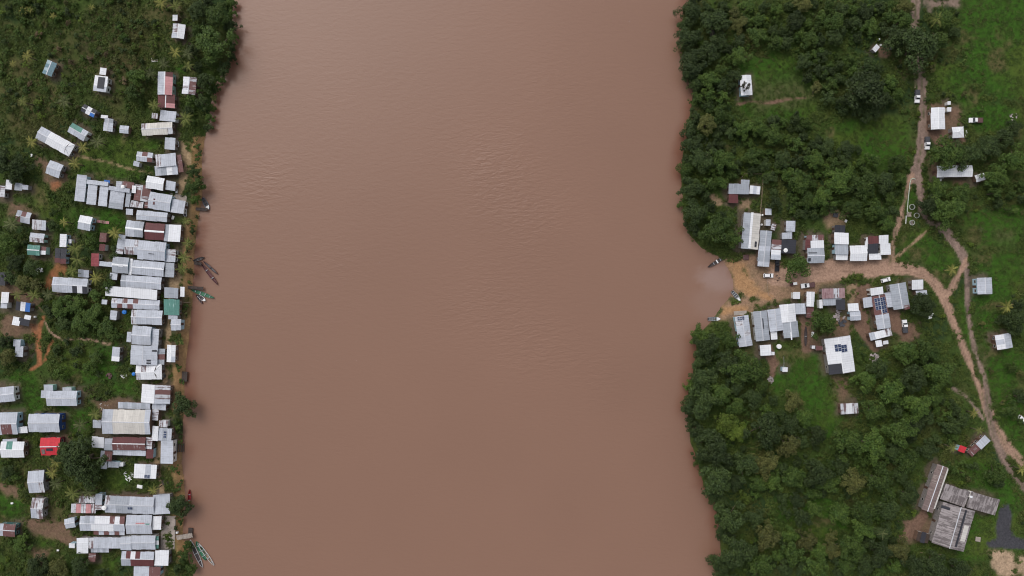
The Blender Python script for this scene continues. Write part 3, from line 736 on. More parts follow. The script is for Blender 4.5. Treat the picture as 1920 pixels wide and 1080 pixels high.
def grid_object(name, facemask, dz, material):
    ii, jj = np.nonzero(facemask)
    a = ii*nxg+jj; F = np.stack([a, a+1, a+1+nxg, a+nxg], 1)
    used, inv = np.unique(F, return_inverse=True); F = inv.reshape(F.shape)
    V = np.stack([GX.ravel()[used], GY.ravel()[used], GZ.ravel()[used]+dz], 1)
    me = bpy.data.meshes.new(name)
    me.vertices.add(len(V)); me.vertices.foreach_set('co', V.astype(np.float32).ravel())
    me.loops.add(F.size); me.loops.foreach_set('vertex_index', F.astype(np.int32).ravel())
    me.polygons.add(len(F)); me.polygons.foreach_set('loop_start', np.arange(0, F.size, 4, dtype=np.int32))
    me.update(calc_edges=True)
    ca = me.attributes.new('soil', 'FLOAT_COLOR', 'POINT')
    c4 = np.ones((len(used), 4), np.float32); c4[:, :3] = col.reshape(-1, 3)[used]
    ca.data.foreach_set('color', c4.ravel())
    me.polygons.foreach_set('use_smooth', np.ones(len(F), bool))
    me.materials.append(material)
    return kind(add(name, me), 'structure')
full = np.ones((nyg-1, nxg-1), bool)
fd = lambda A: np.minimum(np.minimum(A[:-1,:-1], A[1:,:-1]), np.minimum(A[:-1,1:], A[1:,1:]))
fmx = lambda A: np.maximum(np.maximum(A[:-1,:-1], A[1:,:-1]), np.maximum(A[:-1,1:], A[1:,1:]))
# the land sheet lies under everything, the river bed included
grid_object('ground', full, 0.0, GM)
taken = np.zeros_like(full)
lift = .010
for (nm, key), d in road_masks.items():
    f = (fmx(d) < .35) & ~taken & (fd(D) > .2); taken |= f
    if f.any(): grid_object(nm, f, lift, GM)
f = (fd(gs) > -.3) & ~taken; taken |= f; grid_object('gravel_yard', f, lift, GM)
f = (fd(D) > -.3) & (fmx(D) < 12) & (fd(bl) > .25) & (fd(bare) > .5) & ~taken; taken |= f; grid_object('sand_beach', f, lift, GM)

# ------------------------------------------------------------ river
def water_material():
    m = bpy.data.materials.new('silty_water'); m.use_nodes = True; nt = m.node_tree; N = nt.nodes; L = nt.links
    b = N['Principled BSDF']; b.inputs['Roughness'].default_value = .30; b.inputs['IOR'].default_value = 1.33
    at = N.new('ShaderNodeAttribute'); at.attribute_name = 'silt_shade'
    geo = N.new('ShaderNodeNewGeometry')
    def noise(scale, det, sx=1, sy=1, rot=0, dist=0):
        mp = N.new('ShaderNodeMapping'); mp.inputs['Scale'].default_value = (sx, sy, 1); mp.inputs['Rotation'].default_value = (0, 0, rot)
        L.new(geo.outputs['Position'], mp.inputs['Vector'])
        n = N.new('ShaderNodeTexNoise'); n.inputs['Scale'].default_value = scale; n.inputs['Detail'].default_value = det; n.inputs['Distortion'].default_value = dist
        L.new(mp.outputs[0], n.inputs['Vector']); return n.outputs['Fac']
    L.new(at.outputs['Color'], b.inputs['Base Color'])
    small = noise(2.2, 4, 1, 1.3, .6)
    long1 = noise(.34, 2, 1, 2.8, radians(-38), .5)
    amp = N.new('ShaderNodeAttribute'); amp.attribute_name = 'ripple'
    mu = N.new('ShaderNodeMath'); mu.operation = 'MULTIPLY'; L.new(long1, mu.inputs[0]); L.new(amp.outputs['Fac'], mu.inputs[1])
    m2 = N.new('ShaderNodeMath'); m2.operation = 'MULTIPLY_ADD'; L.new(small, m2.inputs[0]); m2.inputs[1].default_value = .05; L.new(mu.outputs[0], m2.inputs[2])
    bp = N.new('ShaderNodeBump'); bp.inputs['Strength'].default_value = .24; bp.inputs['Distance'].default_value = .50
    L.new(m2.outputs[0], bp.inputs['Height']); L.new(bp.outputs[0], b.inputs['Normal'])
    return m
WM = water_material()
rx = np.concatenate([np.linspace(-160, -125, 2)[:-1], np.arange(-125, 96, 1.6), np.linspace(96, 160, 2)[1:]])
ry = np.concatenate([np.array([-2400., -900, -300]), np.arange(-130, 131, 1.6), np.array([300., 900, 2400])])
RX, RY = np.meshgrid(rx, ry)
d = land_d(RX, RY)
amp = .35 + 0*RX
for (px, py, r, k) in [(940,330,95,1.6),(1010,400,90,1.5),(930,580,110,1.3),(1010,640,90,1.2),(500,340,60,.9),(1120,700,80,.8),(1040,180,80,.5),(640,500,60,.35)]:
    x0, y0 = W(px, py); amp = amp + k*np.exp(-((RX-x0)**2+(RY-y0)**2)/(2*(r*GSD*.55)**2))
amp *= .45+1.1*fbm(RX, RY, 11, 3, 81)
# real low swell as geometry where the current wrinkles the surface
sw = (np.sin((RX*.82+RY*.57)*1.9 + 5*fbm(RX, RY, 9, 2, 13)) + .7*np.sin((RX*.35-RY*.94)*1.5 + 6*fbm(RX, RY, 12, 2, 17)))
RZ = .004*amp*sw*sstep(0, 6, -d)
silt_shade = np.zeros(RX.shape+(3,)) + np.array((.241,.137,.097))
silt_shade = silt_shade*(.95+.10*fbm(RX, RY, 45, 4, 91))[..., None]
# paler suspended clay off the landing
x0, y0 = W(1338, 522); q = np.hypot((RX-x0)/6.4, (RY-y0)/5.6) + (fbm(RX, RY, 5, 4, 7)-.5)*1.6
silt_shade = lerp(silt_shade, (.30,.205,.175), sstep(1.35, .45, q)*.8)
x0, y0 = W(1330, 565); q = np.hypot((RX-x0)/9, (RY-y0)/8) + (fbm(RX, RY, 5, 3, 8)-.5)*.9
silt_shade = lerp(silt_shade, (.27,.175,.14), sstep(1.2, .4, q)*.4)
# tree shade and reflections painted into the water colour along the banks
silt_shade = lerp(silt_shade, (.165,.062,.036), sstep(-5.5, -.3, d+(fbm(RX, RY, 7, 3, 4)-.5)*5)*sstep(.38, .58, fbm(RX, RY, 17, 3, 6))*np.where((RX > 60)&(np.hypot(RX-BEACH[0], RY-BEACH[1]) < 30), .1, .65))
ii, jj = np.nonzero(np.ones((len(ry)-1, len(rx)-1), bool)); a = ii*len(rx)+jj
F = np.stack([a, a+1, a+1+len(rx), a+len(rx)], 1)
me = bpy.data.meshes.new('river'); V = np.stack([RX.ravel(), RY.ravel(), RZ.ravel()], 1)
me.vertices.add(len(V)); me.vertices.foreach_set('co', V.astype(np.float32).ravel())
me.loops.add(F.size); me.loops.foreach_set('vertex_index', F.astype(np.int32).ravel())
me.polygons.add(len(F)); me.polygons.foreach_set('loop_start', np.arange(0, F.size, 4, dtype=np.int32)); me.update(calc_edges=True)
ca = me.attributes.new('silt_shade', 'FLOAT_COLOR', 'POINT'); c4 = np.ones((len(V), 4), np.float32); c4[:, :3] = silt_shade.reshape(-1, 3); ca.data.foreach_set('color', c4.ravel())
fa = me.attributes.new('ripple', 'FLOAT', 'POINT'); fa.data.foreach_set('value', amp.ravel().astype(np.float32))
me.polygons.foreach_set('use_smooth', np.ones(len(F), bool)); me.materials.append(WM)
kind(add('river', me), 'structure')
WALLSPEC = {'teal roof': 'wall_wood', 'mint porch house': 'wall_mint', 'deep blue gable': 'wall_dblue', 'rusty row at the left edge': 'wall_blue',
            'bright red roof': 'wall_maroon', 'maroon checkered roof at the left edge': 'wall_teal', 'pink roof slope': 'wall_mint',
            'pink ramp': 'wall_blue', 'stained house with dark right': 'wall_grey', 'old ruin': 'wall_grey', 'with ragged lower edge': 'wall_grey',
            'small green roof': 'wall_mint'}
_wc = ['wall_wood', 'wall_grey', 'wall_white', 'wall_wood', 'wall_grey', 'wall_blue']
def uv_panel(me, uvs):
    ul = me.uv_layers.new(name='UVMap'); lv = np.zeros(len(me.loops), np.int32); me.loops.foreach_get('vertex_index', lv)
    ul.data.foreach_set('uv', np.array(uvs, np.float32)[lv].ravel())
DOOR = mesh('door', boxv(-.45,.45,-.05,.05,0,1.95), BOXF, M['door'])
WINF = MB().box(-.55,.55,-.05,.05,0,.08).box(-.55,.55,-.05,.05,.82,.9).box(-.55,-.47,-.05,.05,.08,.82).box(.47,.55,-.05,.05,.08,.82).mesh('window', M['frame'])
PANE = mesh('pane', boxv(-.47,.47,-.02,.02,.08,.82), BOXF, M['glass'])
def build_house(h, idx):
    rnd = random.Random(idx*13+5)
    L, Wd, e = h['L'], h['Wd'], h['eave'] + rnd.uniform(-.10, .10)
    big = L*Wd > 18
    base = gz(h['wx'], h['wy']) if abs(h['wx']) < 205 else 2.3
    cat = 'house' if big else ('shed' if L*Wd > 4 else 'hut')
    lab = h['label']
    if any(w in lab for w in ('tarp', 'sheet roof', 'curled white sheet', 'broken sheet')) : cat = 'canopy'
    if 'awning' in lab and 'house with green' not in lab: cat = 'awning'
    root = add(cat, None, None, (h['wx'], h['wy'], base), h['a']); tag(root, lab, cat)
    h['obj'] = root; h['base'] = base
    typ = h['typ']; ov = min(.35, Wd*.08, L*.08)
    pitch = {'g': .19, 'h': .21, 's': .07}[typ]
    rise = pitch*Wd/2 if typ != 's' else pitch*Wd
    rise = min(rise, 1.7)
    # which side of a shed is higher: away from the picture's centre keeps the eave low to the river
    flip = rnd.random() < .5
    def top(x, y):
        if typ == 's': t = (y+Wd/2)/Wd; t = 1-t if flip else t; return e + rise*t
        z = e + rise*(1-abs(y)/(Wd/2))
        if typ == 'h':
            z = min(z, e + max(0.0, (L/2-x))/(Wd/2)*rise)
        return z
    h['top'] = top
    # walls
    wx, wy = L/2-ov, Wd/2-ov
    wm = None
    for k, v in WALLSPEC.items():
        if k in lab: wm = M[v]
    if wm is None: wm = M[_wc[rnd.randrange(len(_wc))]]
    d = .16
    zc = lambda x, y: top(x, y)-d
    if cat in ('canopy', 'awning'):
        for sx in (-1, 1):
            for sy in (-1, 1):
                add('post', mesh('post', boxv(sx*wx-.05, sx*wx+.05, sy*wy-.05, sy*wy+.05, -.5, zc(sx*wx, sy*wy)), BOXF, M['wood']), root)
    else:
        if typ == 'g':
            V = [(-wx,-wy,-.6),(wx,-wy,-.6),(wx,wy,-.6),(-wx,wy,-.6),(-wx,-wy,zc(-wx,-wy)),(wx,-wy,zc(wx,-wy)),(wx,wy,zc(wx,wy)),(-wx,wy,zc(-wx,wy)),(-wx,0,zc(-wx,0)),(wx,0,zc(wx,0))]
            F = [(0,3,2,1),(0,1,5,4),(2,3,7,6),(1,2,6,9,5),(3,0,4,8,7),(4,5,9,8),(8,9,6,7)]
        else:
            V = [(-wx,-wy,-.6),(wx,-wy,-.6),(wx,wy,-.6),(-wx,wy,-.6),(-wx,-wy,zc(-wx,-wy)),(wx,-wy,e-d if typ=='h' else zc(wx,-wy)),(wx,wy,e-d if typ=='h' else zc(wx,wy)),(-wx,wy,zc(-wx,wy))]
            F = BOXF
        add('wall', mesh('wall', V, F, wm), root)
        if cat == 'house' or L*Wd > 10:
            # openings on the walls that face the river, and on one long wall
            c, s = cos(h['a']), sin(h['a'])
            tox, toy = -h['wx']*c - h['wy']*s, h['wx']*s - h['wy']*c
            ends = [('x', 1 if tox > 0 else -1), ('y', 1 if toy > 0 else -1)]
            if abs(toy) > abs(tox): ends = ends[::-1]
            for n, (ax, sg) in enumerate(ends):
                half = wy if ax == 'x' else wx
                def place(nm, me_, off, z):
                    if ax == 'x': return add(nm, me_, root, (sg*(wx+.03), off, z), pi/2)
                    return add(nm, me_, root, (off, sg*(wy+.03), z), 0)
                if n == 0 and e > 2.15: place('door', DOOR, rnd.uniform(-.2, .2)*half, 0.05)
                offs = (-.62*half, .62*half) if half > 1.9 else ((.6*half,) if n else ())
                for of in offs:
                    w = place('window', WINF, of, .95); add('pane', PANE, w, (0, 0, 0))
    # roof: timber frame, then every run of sheets
    if typ == 's':
        V = [(-wx,-wy,top(0,-wy)-.13),(wx,-wy,top(0,-wy)-.13),(wx,wy,top(0,wy)-.13),(-wx,wy,top(0,wy)-.13)]; V += [(x,y,z+.07) for x,y,z in V]
        rf = add('roof', mesh('roof', V, BOXF, M['deck']), root)
    else:
        hx = wx if typ == 'g' else wx-wy
        V = [(-wx,-wy,e+rise*ov/(Wd/2)-.13),(wx,-wy,e+rise*ov/(Wd/2)-.13),(hx,0,e+rise-.13),(-wx,0,e+rise-.13),(-wx,wy,e+rise*ov/(Wd/2)-.13),(wx,wy,e+rise*ov/(Wd/2)-.13)]
        n = 6; V += [(x,y,z+.07) for x,y,z in V]
        F = [(0,3,2,1),(3,4,5,2),(6,7,8,9),(9,8,11,10),(0,1,7,6),(4,10,11,5),(0,6,9,3),(3,9,10,4),(1,2,8,7),(2,5,11,8)]
        rf = add('roof', mesh('roof', V, F, M['deck']), root)
    def sheet(x0, x1, y0, y1, code, k, tri=None, taper=(0, 0)):
        """one run of sheets from y0 (ridge) to y1 (eave); taper pulls the ridge end of x1 in for hips"""
        dz = .012*(k % 2) + rnd.uniform(0, .025); jx = rnd.uniform(-.04, .04); jy = rnd.uniform(-.08, .10)*(1 if y1 > y0 else -1)
        y1 = y1 + jy
        if typ == 's': zz = lambda y: e + rise*((1-(y+Wd/2)/Wd) if flip else (y+Wd/2)/Wd)
        else: zz = lambda y: e + rise*(1-abs(y)/(Wd/2))
        P = [(x0+jx, y0, zz(y0)+dz), (x1+jx-taper[0], y0, zz(y0)+dz), (x1+jx-taper[1], y1, zz(y1)+dz), (x0+jx, y1, zz(y1)+dz+rnd.uniform(0, .03))]
        up = y1 > y0
        if up: P = P[::-1]
        V = [(x, y, z-.022) for x, y, z in P] + P
        me = mesh('sheet', V, BOXF, RM[code])
        sl = hypot(y1-y0, zz(y1)-zz(y0))
        uv = [(x, abs(y-y0)/max(abs(y1-y0), .01)*sl) for x, y, z in V]
        uv_panel(me, uv)
        return add('sheet', me, rf)
    def runs(code, y0, y1, x_end):
        nrun = max(1, round(L/2.0))
        if len(code) > nrun: nrun = len(code)
        for i in range(nrun):
            ch = code[min(len(code)-1, int(i*len(code)/nrun))]
            if ch == '-': continue
            x0 = -L/2 + L*i/nrun; x1 = -L/2 + L*(i+1)/nrun + (.05 if i < nrun-1 else 0)
            if typ == 'h':
                hr = Wd/2; tp0 = max(0, x1-(L/2-hr)); tp0 = min(tp0, x1-x0)
                if x0 > L/2-hr:
                    # cut by the hip line: starts lower down the slope
                    f = (x0-(L/2-hr))/hr; sheet(x0, x1, y1*f, y1, ch, i, taper=((x1-x0), 0)); continue
                sheet(x0, x1, y0, y1, ch, i, taper=(tp0, 0))
            else: sheet(x0, x1, y0, y1, ch, i)
    if typ == 's':
        # one slope; wide ones get a second course with an end lap
        if Wd > 5.5:
            m_ = rnd.uniform(-.1, .1)*Wd
            runs(h['s1'], -Wd/2, m_, L/2); runs(h['s1'], m_-.12, Wd/2, L/2)
        else: runs(h['s1'], -Wd/2, Wd/2, L/2)
    else:
        runs(h['s1'], .02, Wd/2, L/2); runs(h['s2'], -.02, -Wd/2, L/2)
        xe = L/2-(Wd/2 if typ == 'h' else 0)
        capw = .16; zt = e+rise
        cm = M['capw'] if ('white ridge' in lab or 'pale ridge' in lab or h['s1'][0] in 'bw') else M['cap']
        if 'white ridge' in lab: capw = .34
        V = [(-L/2-.03,-capw,zt-capw*pitch+.045),(xe,-capw,zt-capw*pitch+.045),(xe,0,zt+.075),(-L/2-.03,0,zt+.075),(-L/2-.03,capw,zt-capw*pitch+.045),(xe,capw,zt-capw*pitch+.045)]
        V += [(x,y,z-.03) for x,y,z in V]
        F = [(0,1,2,3),(3,2,5,4),(9,8,7,6),(10,11,8,9),(0,6,7,1),(4,5,11,10),(0,3,9,6),(3,4,10,9),(1,7,8,2),(2,8,11,5)]
        add('ridge_cap', mesh('ridge_cap', V, F, cm), rf)
        if typ == 'h':
            # triangular hip end
            a_, b_, c_ = (L/2,-Wd/2,e+.03), (L/2,Wd/2,e+.03), (L/2-Wd/2,0,zt+.03)
            V = [a_, b_, c_] + [(x,y,z-.03) for x,y,z in (a_,b_,c_)]
            me = mesh('sheet', V, [(0,1,2),(5,4,3),(0,3,4,1),(1,4,5,2),(2,5,3,0)], RM[h['s1'][-1]]); uv_panel(me, [(v[1], v[0]) for v in V]); add('sheet', me, rf)
            for sg in (-1, 1):
                add('hip_cap', MB().tube([(L/2, sg*Wd/2, e+.06), (L/2-Wd/2, 0, zt+.07)], .09, 4).mesh('hip_cap', cm), rf)
for i, h in enumerate(HOUSES): build_house(h, i)

def find(sub):
    r = [h for h in HOUSES if sub in h['label']]; assert r, sub; return r[0]
def on_roof(h, px, py, z_extra=0.0):
    """photograph pixel -> local point on that roof"""
    x, y = W(px, py, h['base']+h['eave']+.4); dx, dy = x-h['wx'], y-h['wy']; c, s = cos(h['a']), sin(h['a'])
    lx, ly = dx*c+dy*s, -dx*s+dy*c
    return lx, ly, h['top'](lx, ly)+z_extra
def roof_panel(h, px, py, w, d_, material, name, nx=1, ny=1, thick=.05, lift=.11):
    """flat panels lying on the slope, w along the ridge, d_ down it (px)"""
    for i in range(nx):
        for j in range(ny):
            lx, ly, _ = on_roof(h, px, py)
            lx += (i-(nx-1)/2)*w*GSD*1.06; ly += (j-(ny-1)/2)*d_*GSD*1.06
            hw, hd = w*GSD/2, d_*GSD/2; T = h['top']
            P = [(lx-hw,ly-hd),(lx+hw,ly-hd),(lx+hw,ly+hd),(lx-hw,ly+hd)]
            z = lambda x, y: T(x, y)+lift
            V = [(x,y,z(x,y)) for x,y in P]+[(x,y,z(x,y)+thick) for x,y in P]
            p = add(name, mesh(name, V, BOXF, M['alu'] if material == 'solar' else (M[material] if material in M else RM[material])), h['obj'])
            if material == 'solar':
                hw -= .05; hd -= .05
                for q in range(2):
                    xa = lx-hw+q*hw+.02; xb = lx-hw+(q+1)*hw-.02
                    P2 = [(xa,ly-hd),(xb,ly-hd),(xb,ly+hd),(xa,ly+hd)]
                    V = [(x,y,z(x,y)+thick) for x,y in P2]+[(x,y,z(x,y)+thick+.012) for x,y in P2]
                    add('solar_cell', mesh('solar_cell', V, BOXF, M['solar']), p)
            elif material in RM: uv_panel(p.data, [(v[0], v[1]) for v in V])
roof_panel(find('big dark sheet'), 189, 155, 21, 13, 'k', 'tarp')
roof_panel(find('blue solar panel near'), 276, 893, 5, 6, 'solar', 'solar_panel', 2, 1)
roof_panel(find('block of dark vents'), 309, 815, 6, 4, 'solar', 'solar_panel', 1, 3)
roof_panel(find('longest zinc roof below'), 244, 953, 4.5, 5, 'solar', 'solar_panel', 2, 1)
h_ = find('many solar panels'); roof_panel(h_, 1646, 570, 7, 4.6, 'solar', 'solar_panel', 3, 2); roof_panel(h_, 1657, 572, 7, 4.6, 'solar', 'solar_panel', 4, 2)
roof_panel(find('black square and solar'), 1570, 652, 6.5, 5.5, 'solar', 'solar_panel', 2, 2); roof_panel(find('black square and solar'), 1582, 653, 6.5, 5.5, 'solar', 'solar_panel', 2, 2)
roof_panel(find('grey on the left and cream'), 1417, 458, 5, 4, 'k', 'skylight', 2, 1)
roof_panel(find('grey on the left and cream'), 1407.5, 432, 66, 4.0, 'w', 'flashing')
roof_panel(find('zinc house nearest the water'), 1389, 597, 3.2, 4, 'solar', 'solar_panel', 2, 3)
sk = find('dark skylights'); roof_panel(sk, 289, 658, 3, 8, 'k', 'skylight'); roof_panel(sk, 279, 676, 3, 7, 'k', 'skylight'); roof_panel(sk, 279, 681, 3, 7, 'k', 'skylight')
roof_panel(find('two small skylights'), 263, 981, 16, 2.2, 'p', 'skylight'); roof_panel(find('two small skylights'), 277, 982.5, 7, 2.2, 'G', 'skylight')
roof_panel(find('one rust spot'), 289, 378, 3, 11, 'b', 'patch')
roof_panel(find('square grey roof with a white ridge'), 227, 498, 8, 4, 'w', 'patch')
roof_panel(find('bright red roof'), 93, 843, 12, 5, 'k', 'skylight'); roof_panel(find('bright red roof'), 81, 847, 6, 9, 'n', 'patch')
roof_panel(find('zinc house with pale ridge, right'), 285, 503, 38, 3, 'w', 'flashing')
roof_panel(find('wide zinc house second row'), 284, 476, 10, 1.2, 'k', 'gap_patch')
roof_panel(find('white patch, below'), 319, 318, 8, 7, 'w', 'patch')
roof_panel(find('grey lower part of the fourth'), 1483, 630, 14, 2.2, 'w', 'flashing'); roof_panel(find('white upper part of the fourth'), 1478, 594, 14, 1.6, 'w', 'flashing')
roof_panel(find('grey zinc house second from'), 1431, 607, 20, 1.6, 'k', 'gap_patch')
roof_panel(find('main grey weathered hall'), 1800, 990, 70, 4, 'k', 'gutter', 1, 1)
roof_panel(find('main grey weathered hall'), 1808, 1000, 30, 10, 'c', 'patch'); roof_panel(find('main grey weathered hall'), 1773, 952, 5, 15, 'k', 'gap_patch')
roof_panel(find('long brown weathered wing'), 1766, 916, 80, 3, 'c', 'gutter')
roof_panel(find('large grey zinc house near'), 1701, 576, 8, 11, 'r', 'patch')
roof_panel(find('grey front roof of the three'), 1518, 487, 5, 6, 'k', 'gap_patch'); roof_panel(find('grey front roof of the three'), 1524, 474, 16, 1.6, 'k', 'gap_patch')

# ------------------------------------------------------------ vegetation
def leaf_mat(name, base, alt, rnd=.30, spread=.34):
    m = bpy.data.materials.new(name); m.use_nodes = True; nt = m.node_tree; N = nt.nodes; L = nt.links
    b = N['Principled BSDF']; b.inputs['Roughness'].default_value = .65; b.inputs['Specular IOR Level'].default_value = .25
    geo = N.new('ShaderNodeNewGeometry'); oi = N.new('ShaderNodeObjectInfo')
    n1 = N.new('ShaderNodeTexNoise'); n1.inputs['Scale'].default_value = .35; n1.inputs['Detail'].default_value = 6; n1.inputs['Roughness'].default_value = .7; L.new(geo.outputs['Position'], n1.inputs['Vector'])
    r1 = N.new('ShaderNodeMapRange'); r1.inputs[1].default_value = .35; r1.inputs[2].default_value = .65; L.new(n1.outputs['Fac'], r1.inputs[0])
    mx = N.new('ShaderNodeMix'); mx.data_type = 'RGBA'; mx.inputs[6].default_value = (*base, 1); mx.inputs[7].default_value = (*alt, 1); L.new(r1.outputs[0], mx.inputs[0])
    # each leaf its own shade
    r2 = N.new('ShaderNodeMapRange'); r2.inputs[3].default_value = 1-spread; r2.inputs[4].default_value = 1+spread*1.1; L.new(geo.outputs['Random Per Island'], r2.inputs[0])
    r3 = N.new('ShaderNodeMapRange'); r3.inputs[3].default_value = 1-rnd; r3.inputs[4].default_value = 1+rnd; L.new(oi.outputs['Random'], r3.inputs[0])
    mu = N.new('ShaderNodeMath'); mu.operation = 'MULTIPLY'; L.new(r2.outputs[0], mu.inputs[0]); L.new(r3.outputs[0], mu.inputs[1])
    sc = N.new('ShaderNodeVectorMath'); sc.operation = 'SCALE'; L.new(mx.outputs[2], sc.inputs[0]); L.new(mu.outputs[0], sc.inputs['Scale'])
    L.new(sc.outputs[0], b.inputs['Base Color'])
    return m
LM = {'d': leaf_mat('leaves_dark', (.024,.042,.012), (.042,.064,.015)),
      'm': leaf_mat('leaves_green', (.036,.070,.013), (.064,.100,.016)),
      'l': leaf_mat('leaves_light', (.064,.105,.013), (.092,.125,.017)),
      'o': leaf_mat('leaves_olive', (.062,.074,.020), (.092,.092,.024)),
      'b': leaf_mat('leaves_dry', (.095,.072,.034), (.125,.088,.045)),
      'G': leaf_mat('leaves_grey', (.085,.085,.062), (.12,.11,.085))}
def leaf_cloud(centers, rads, n, size, rng, up=.55, flat=.75):
    """n leaf quads on the outer shells of leaf clumps"""
    C = np.array(centers); R = np.array(rads); w = R**2; w /= w.sum()
    idx = rng.choice(len(C), n, p=w)
    v = rng.normal(size=(n, 3)); v /= np.linalg.norm(v, axis=1, keepdims=True)
    v[:, 2] = np.where(v[:, 2] < -.25, -v[:, 2], v[:, 2])
    rr = R[idx]*(.72+.34*rng.random(n)**.6)
    P = C[idx] + v*rr[:, None]*np.array([1, 1, flat])
    nrm = v*.6 + rng.normal(size=(n, 3))*.55 + np.array([0, 0, up]); nrm /= np.linalg.norm(nrm, axis=1, keepdims=True)
    t = np.cross(nrm, rng.normal(size=(n, 3))); t /= np.linalg.norm(t, axis=1, keepdims=True); b = np.cross(nrm, t)
    s = size*(.6+.8*rng.random(n))[:, None]
    # pointed leaf sprays: a four-cornered blade, bent at its middle
    A = P - t*s; Bp = P + b*s*.42 + nrm*s*.12; Cp = P + t*s; Dp = P - b*s*.42 + nrm*s*.12
    V = np.stack([A, Bp, Cp, Dp], 1).reshape(-1, 3)
    F = np.arange(4*n).reshape(n, 4)
    return V, F
def np_mesh(name, V, F, mats):
    me = bpy.data.meshes.new(name); me.vertices.add(len(V)); me.vertices.foreach_set('co', V.astype(np.float32).ravel())
    me.loops.add(F.size); me.loops.foreach_set('vertex_index', F.astype(np.int32).ravel())
    me.polygons.add(len(F)); me.polygons.foreach_set('loop_start', np.arange(0, F.size, F.shape[1], dtype=np.int32)); me.update(calc_edges=True)
    for m_ in mats: me.materials.append(m_)
    return me
def tree_variant(seed, nleaf, leaf, nclump, hgt=1.0, spread=1.0):
    """crown of radius 1 centred over the origin, crown base near z=.7, top near 1.9"""
    rng = np.random.default_rng(seed); cs, rs = [], []
    lob = rng.random(5)*2*pi; la = rng.uniform(.05, .22, 5)
    for i in range(nclump):
        a = rng.random()*2*pi; q = math.sqrt(rng.random()); edge = 1+sum(la[k]*cos((k+2)*a+lob[k]) for k in range(5))
        r = rng.uniform(.16, .30)*(1.15-.4*q)
        rad = q*(edge-r*.8)*.88
        z = .75+.95*math.sqrt(max(0, 1-(q*.92)**2))*rng.uniform(.75, 1.08)*hgt
        cs.append((rad*cos(a)*spread, rad*sin(a), z)); rs.append(r)
        if rng.random() < .5: cs.append((rad*.9*cos(a), rad*.9*sin(a), z-.38)); rs.append(r)
    V, F = leaf_cloud(cs, rs, nleaf, leaf, rng)
    crown = np_mesh('crown', V, F, [LM['m']])
    t = MB(); t.tube([(0,0,-.3),(.02,.01,.3),(-.02,.03,.75),(.03,0,1.15)], [.10,.075,.06,.03], 7)
    for i in range(7):
        a = i*2*pi/7+rng.random()*.6; c = cs[int(rng.integers(len(cs)))]; z0 = .45+.5*rng.random()
        t.tube([(0,0,z0),(c[0]*.35+.05*cos(a), c[1]*.35+.05*sin(a), z0*.6+c[2]*.35),(c[0]*.85, c[1]*.85, c[2]*.9)], [.04,.028,.01], 5, False)
    return crown, t.mesh('trunk', M['trunk'])
BIG = [tree_variant(100+i, 3600, .062, 46) for i in range(7)]
MID = [tree_variant(200+i, 1500, .085, 26) for i in range(6)]
SML = [tree_variant(300+i, 620, .13, 14) for i in range(6)]

LANDMARKS = [  # (px, py, phrase)
 (312,165,'the pink and white house'), (103,265,'the long diagonal white roof'), (102,317,'the house in the red earth ring'), (92,128,'the teal roofed house'),
 (190,155,'the white house with a dark sheet'), (340,58,'the house under the riverside trees'), (310,300,'the dark spotted pale roof'), (290,343,'the bright white gabled house'),
 (160,418,'the house with a pink ramp'), (64,469,'the small green roof'), (132,535,'the long zinc house among palms'), (75,640,'the red earth path'),
 (320,576,'the green riverside roof'), (320,663,'the white hut on the bank path'), (237,791,'the big cream roof'), (83,793,'the blue gabled house'), (95,837,'the bright red roof'),
 (272,884,'the solar panel house'), (302,946,'the lower terrace roof'), (70,953,'the small stained house'), (340,1006,'the grey jetty'), (13,994,'the checkered roof at left edge'), (290,434,'the maroon roof'),
 (195,360,'the four parallel zinc units'), (116,747,'the mint porch house'), (178,487,'the small red roof'), (155,1023,'the white square bottom roof'), (44,575,'the black white and blue roof'),
 (1400,159,'the lone white house'), (1643,90,'the tilted white hut'), (1759,222,'the large white house'), (1790,321,'the long white roof'), (1831,225,'the pickup on the grass'),
 (1386,354,'the grey L shaped house'), (1409,433,'the long cream roof'), (1483,424,'the zinc shed in bushes'), (1578,450,'the white and grey house'), (1660,460,'the road corner house'),
 (1344,490,'the long dark canoe'), (1338,598,'the white bowed boat'), (1396,621,'the waterside zinc house'), (1436,657,'the white square hut'), (1473,693,'the white clearing roof'), (1575,666,'the big solar roof'),
 (1653,600,'the solar row house'), (1698,612,'the pickup beside the trees'), (1720,534,'the white tent roof'), (1592,766,'the rust edged shed'), (1846,536,'the upper field house'), (1882,640,'the lower field house'),
 (1834,836,'the slanting roadside shed'), (1753,916,'the brown ruin wing'), (1787,990,'the old hall'), (1710,390,'the concrete rings'), (1882,990,'the dark gravel yard'), (1780,550,'the road fork'), (1716,20,'the top of the grey track'),
 (1500,1078,'the bottom edge centre of the right woods'), (1420,900,'the middle of the southern woods'), (1340,760,'the southern river bend'), (1560,20,'the top edge of right woods'), (1300,80,'the upper right bank point'), (1280,360,'the mid right bank point'),
 (1620,180,'the dark northern thicket'), (1580,320,'the northern meadow edge'), (1660,900,'the ruin thicket'), (1890,120,'the bright green field'), (1890,430,'the dry right field'), (150,40,'the brown scrub'), (30,40,'the top left corner'), (430,60,'the top left bank'),
 (20,1070,'the bottom left corner'), (1360,1070,'the lower right bank end'), (1870,760,'the rutted road')]
LABEL_COUNT = {}
ALL_LABELS = {h['label'] for h in HOUSES}
ORD = ['', 'second', 'third', 'fourth', 'fifth', 'sixth', 'seventh', 'eighth', 'ninth', 'tenth', 'eleventh', 'twelfth', 'thirteenth', 'fourteenth', 'fifteenth']
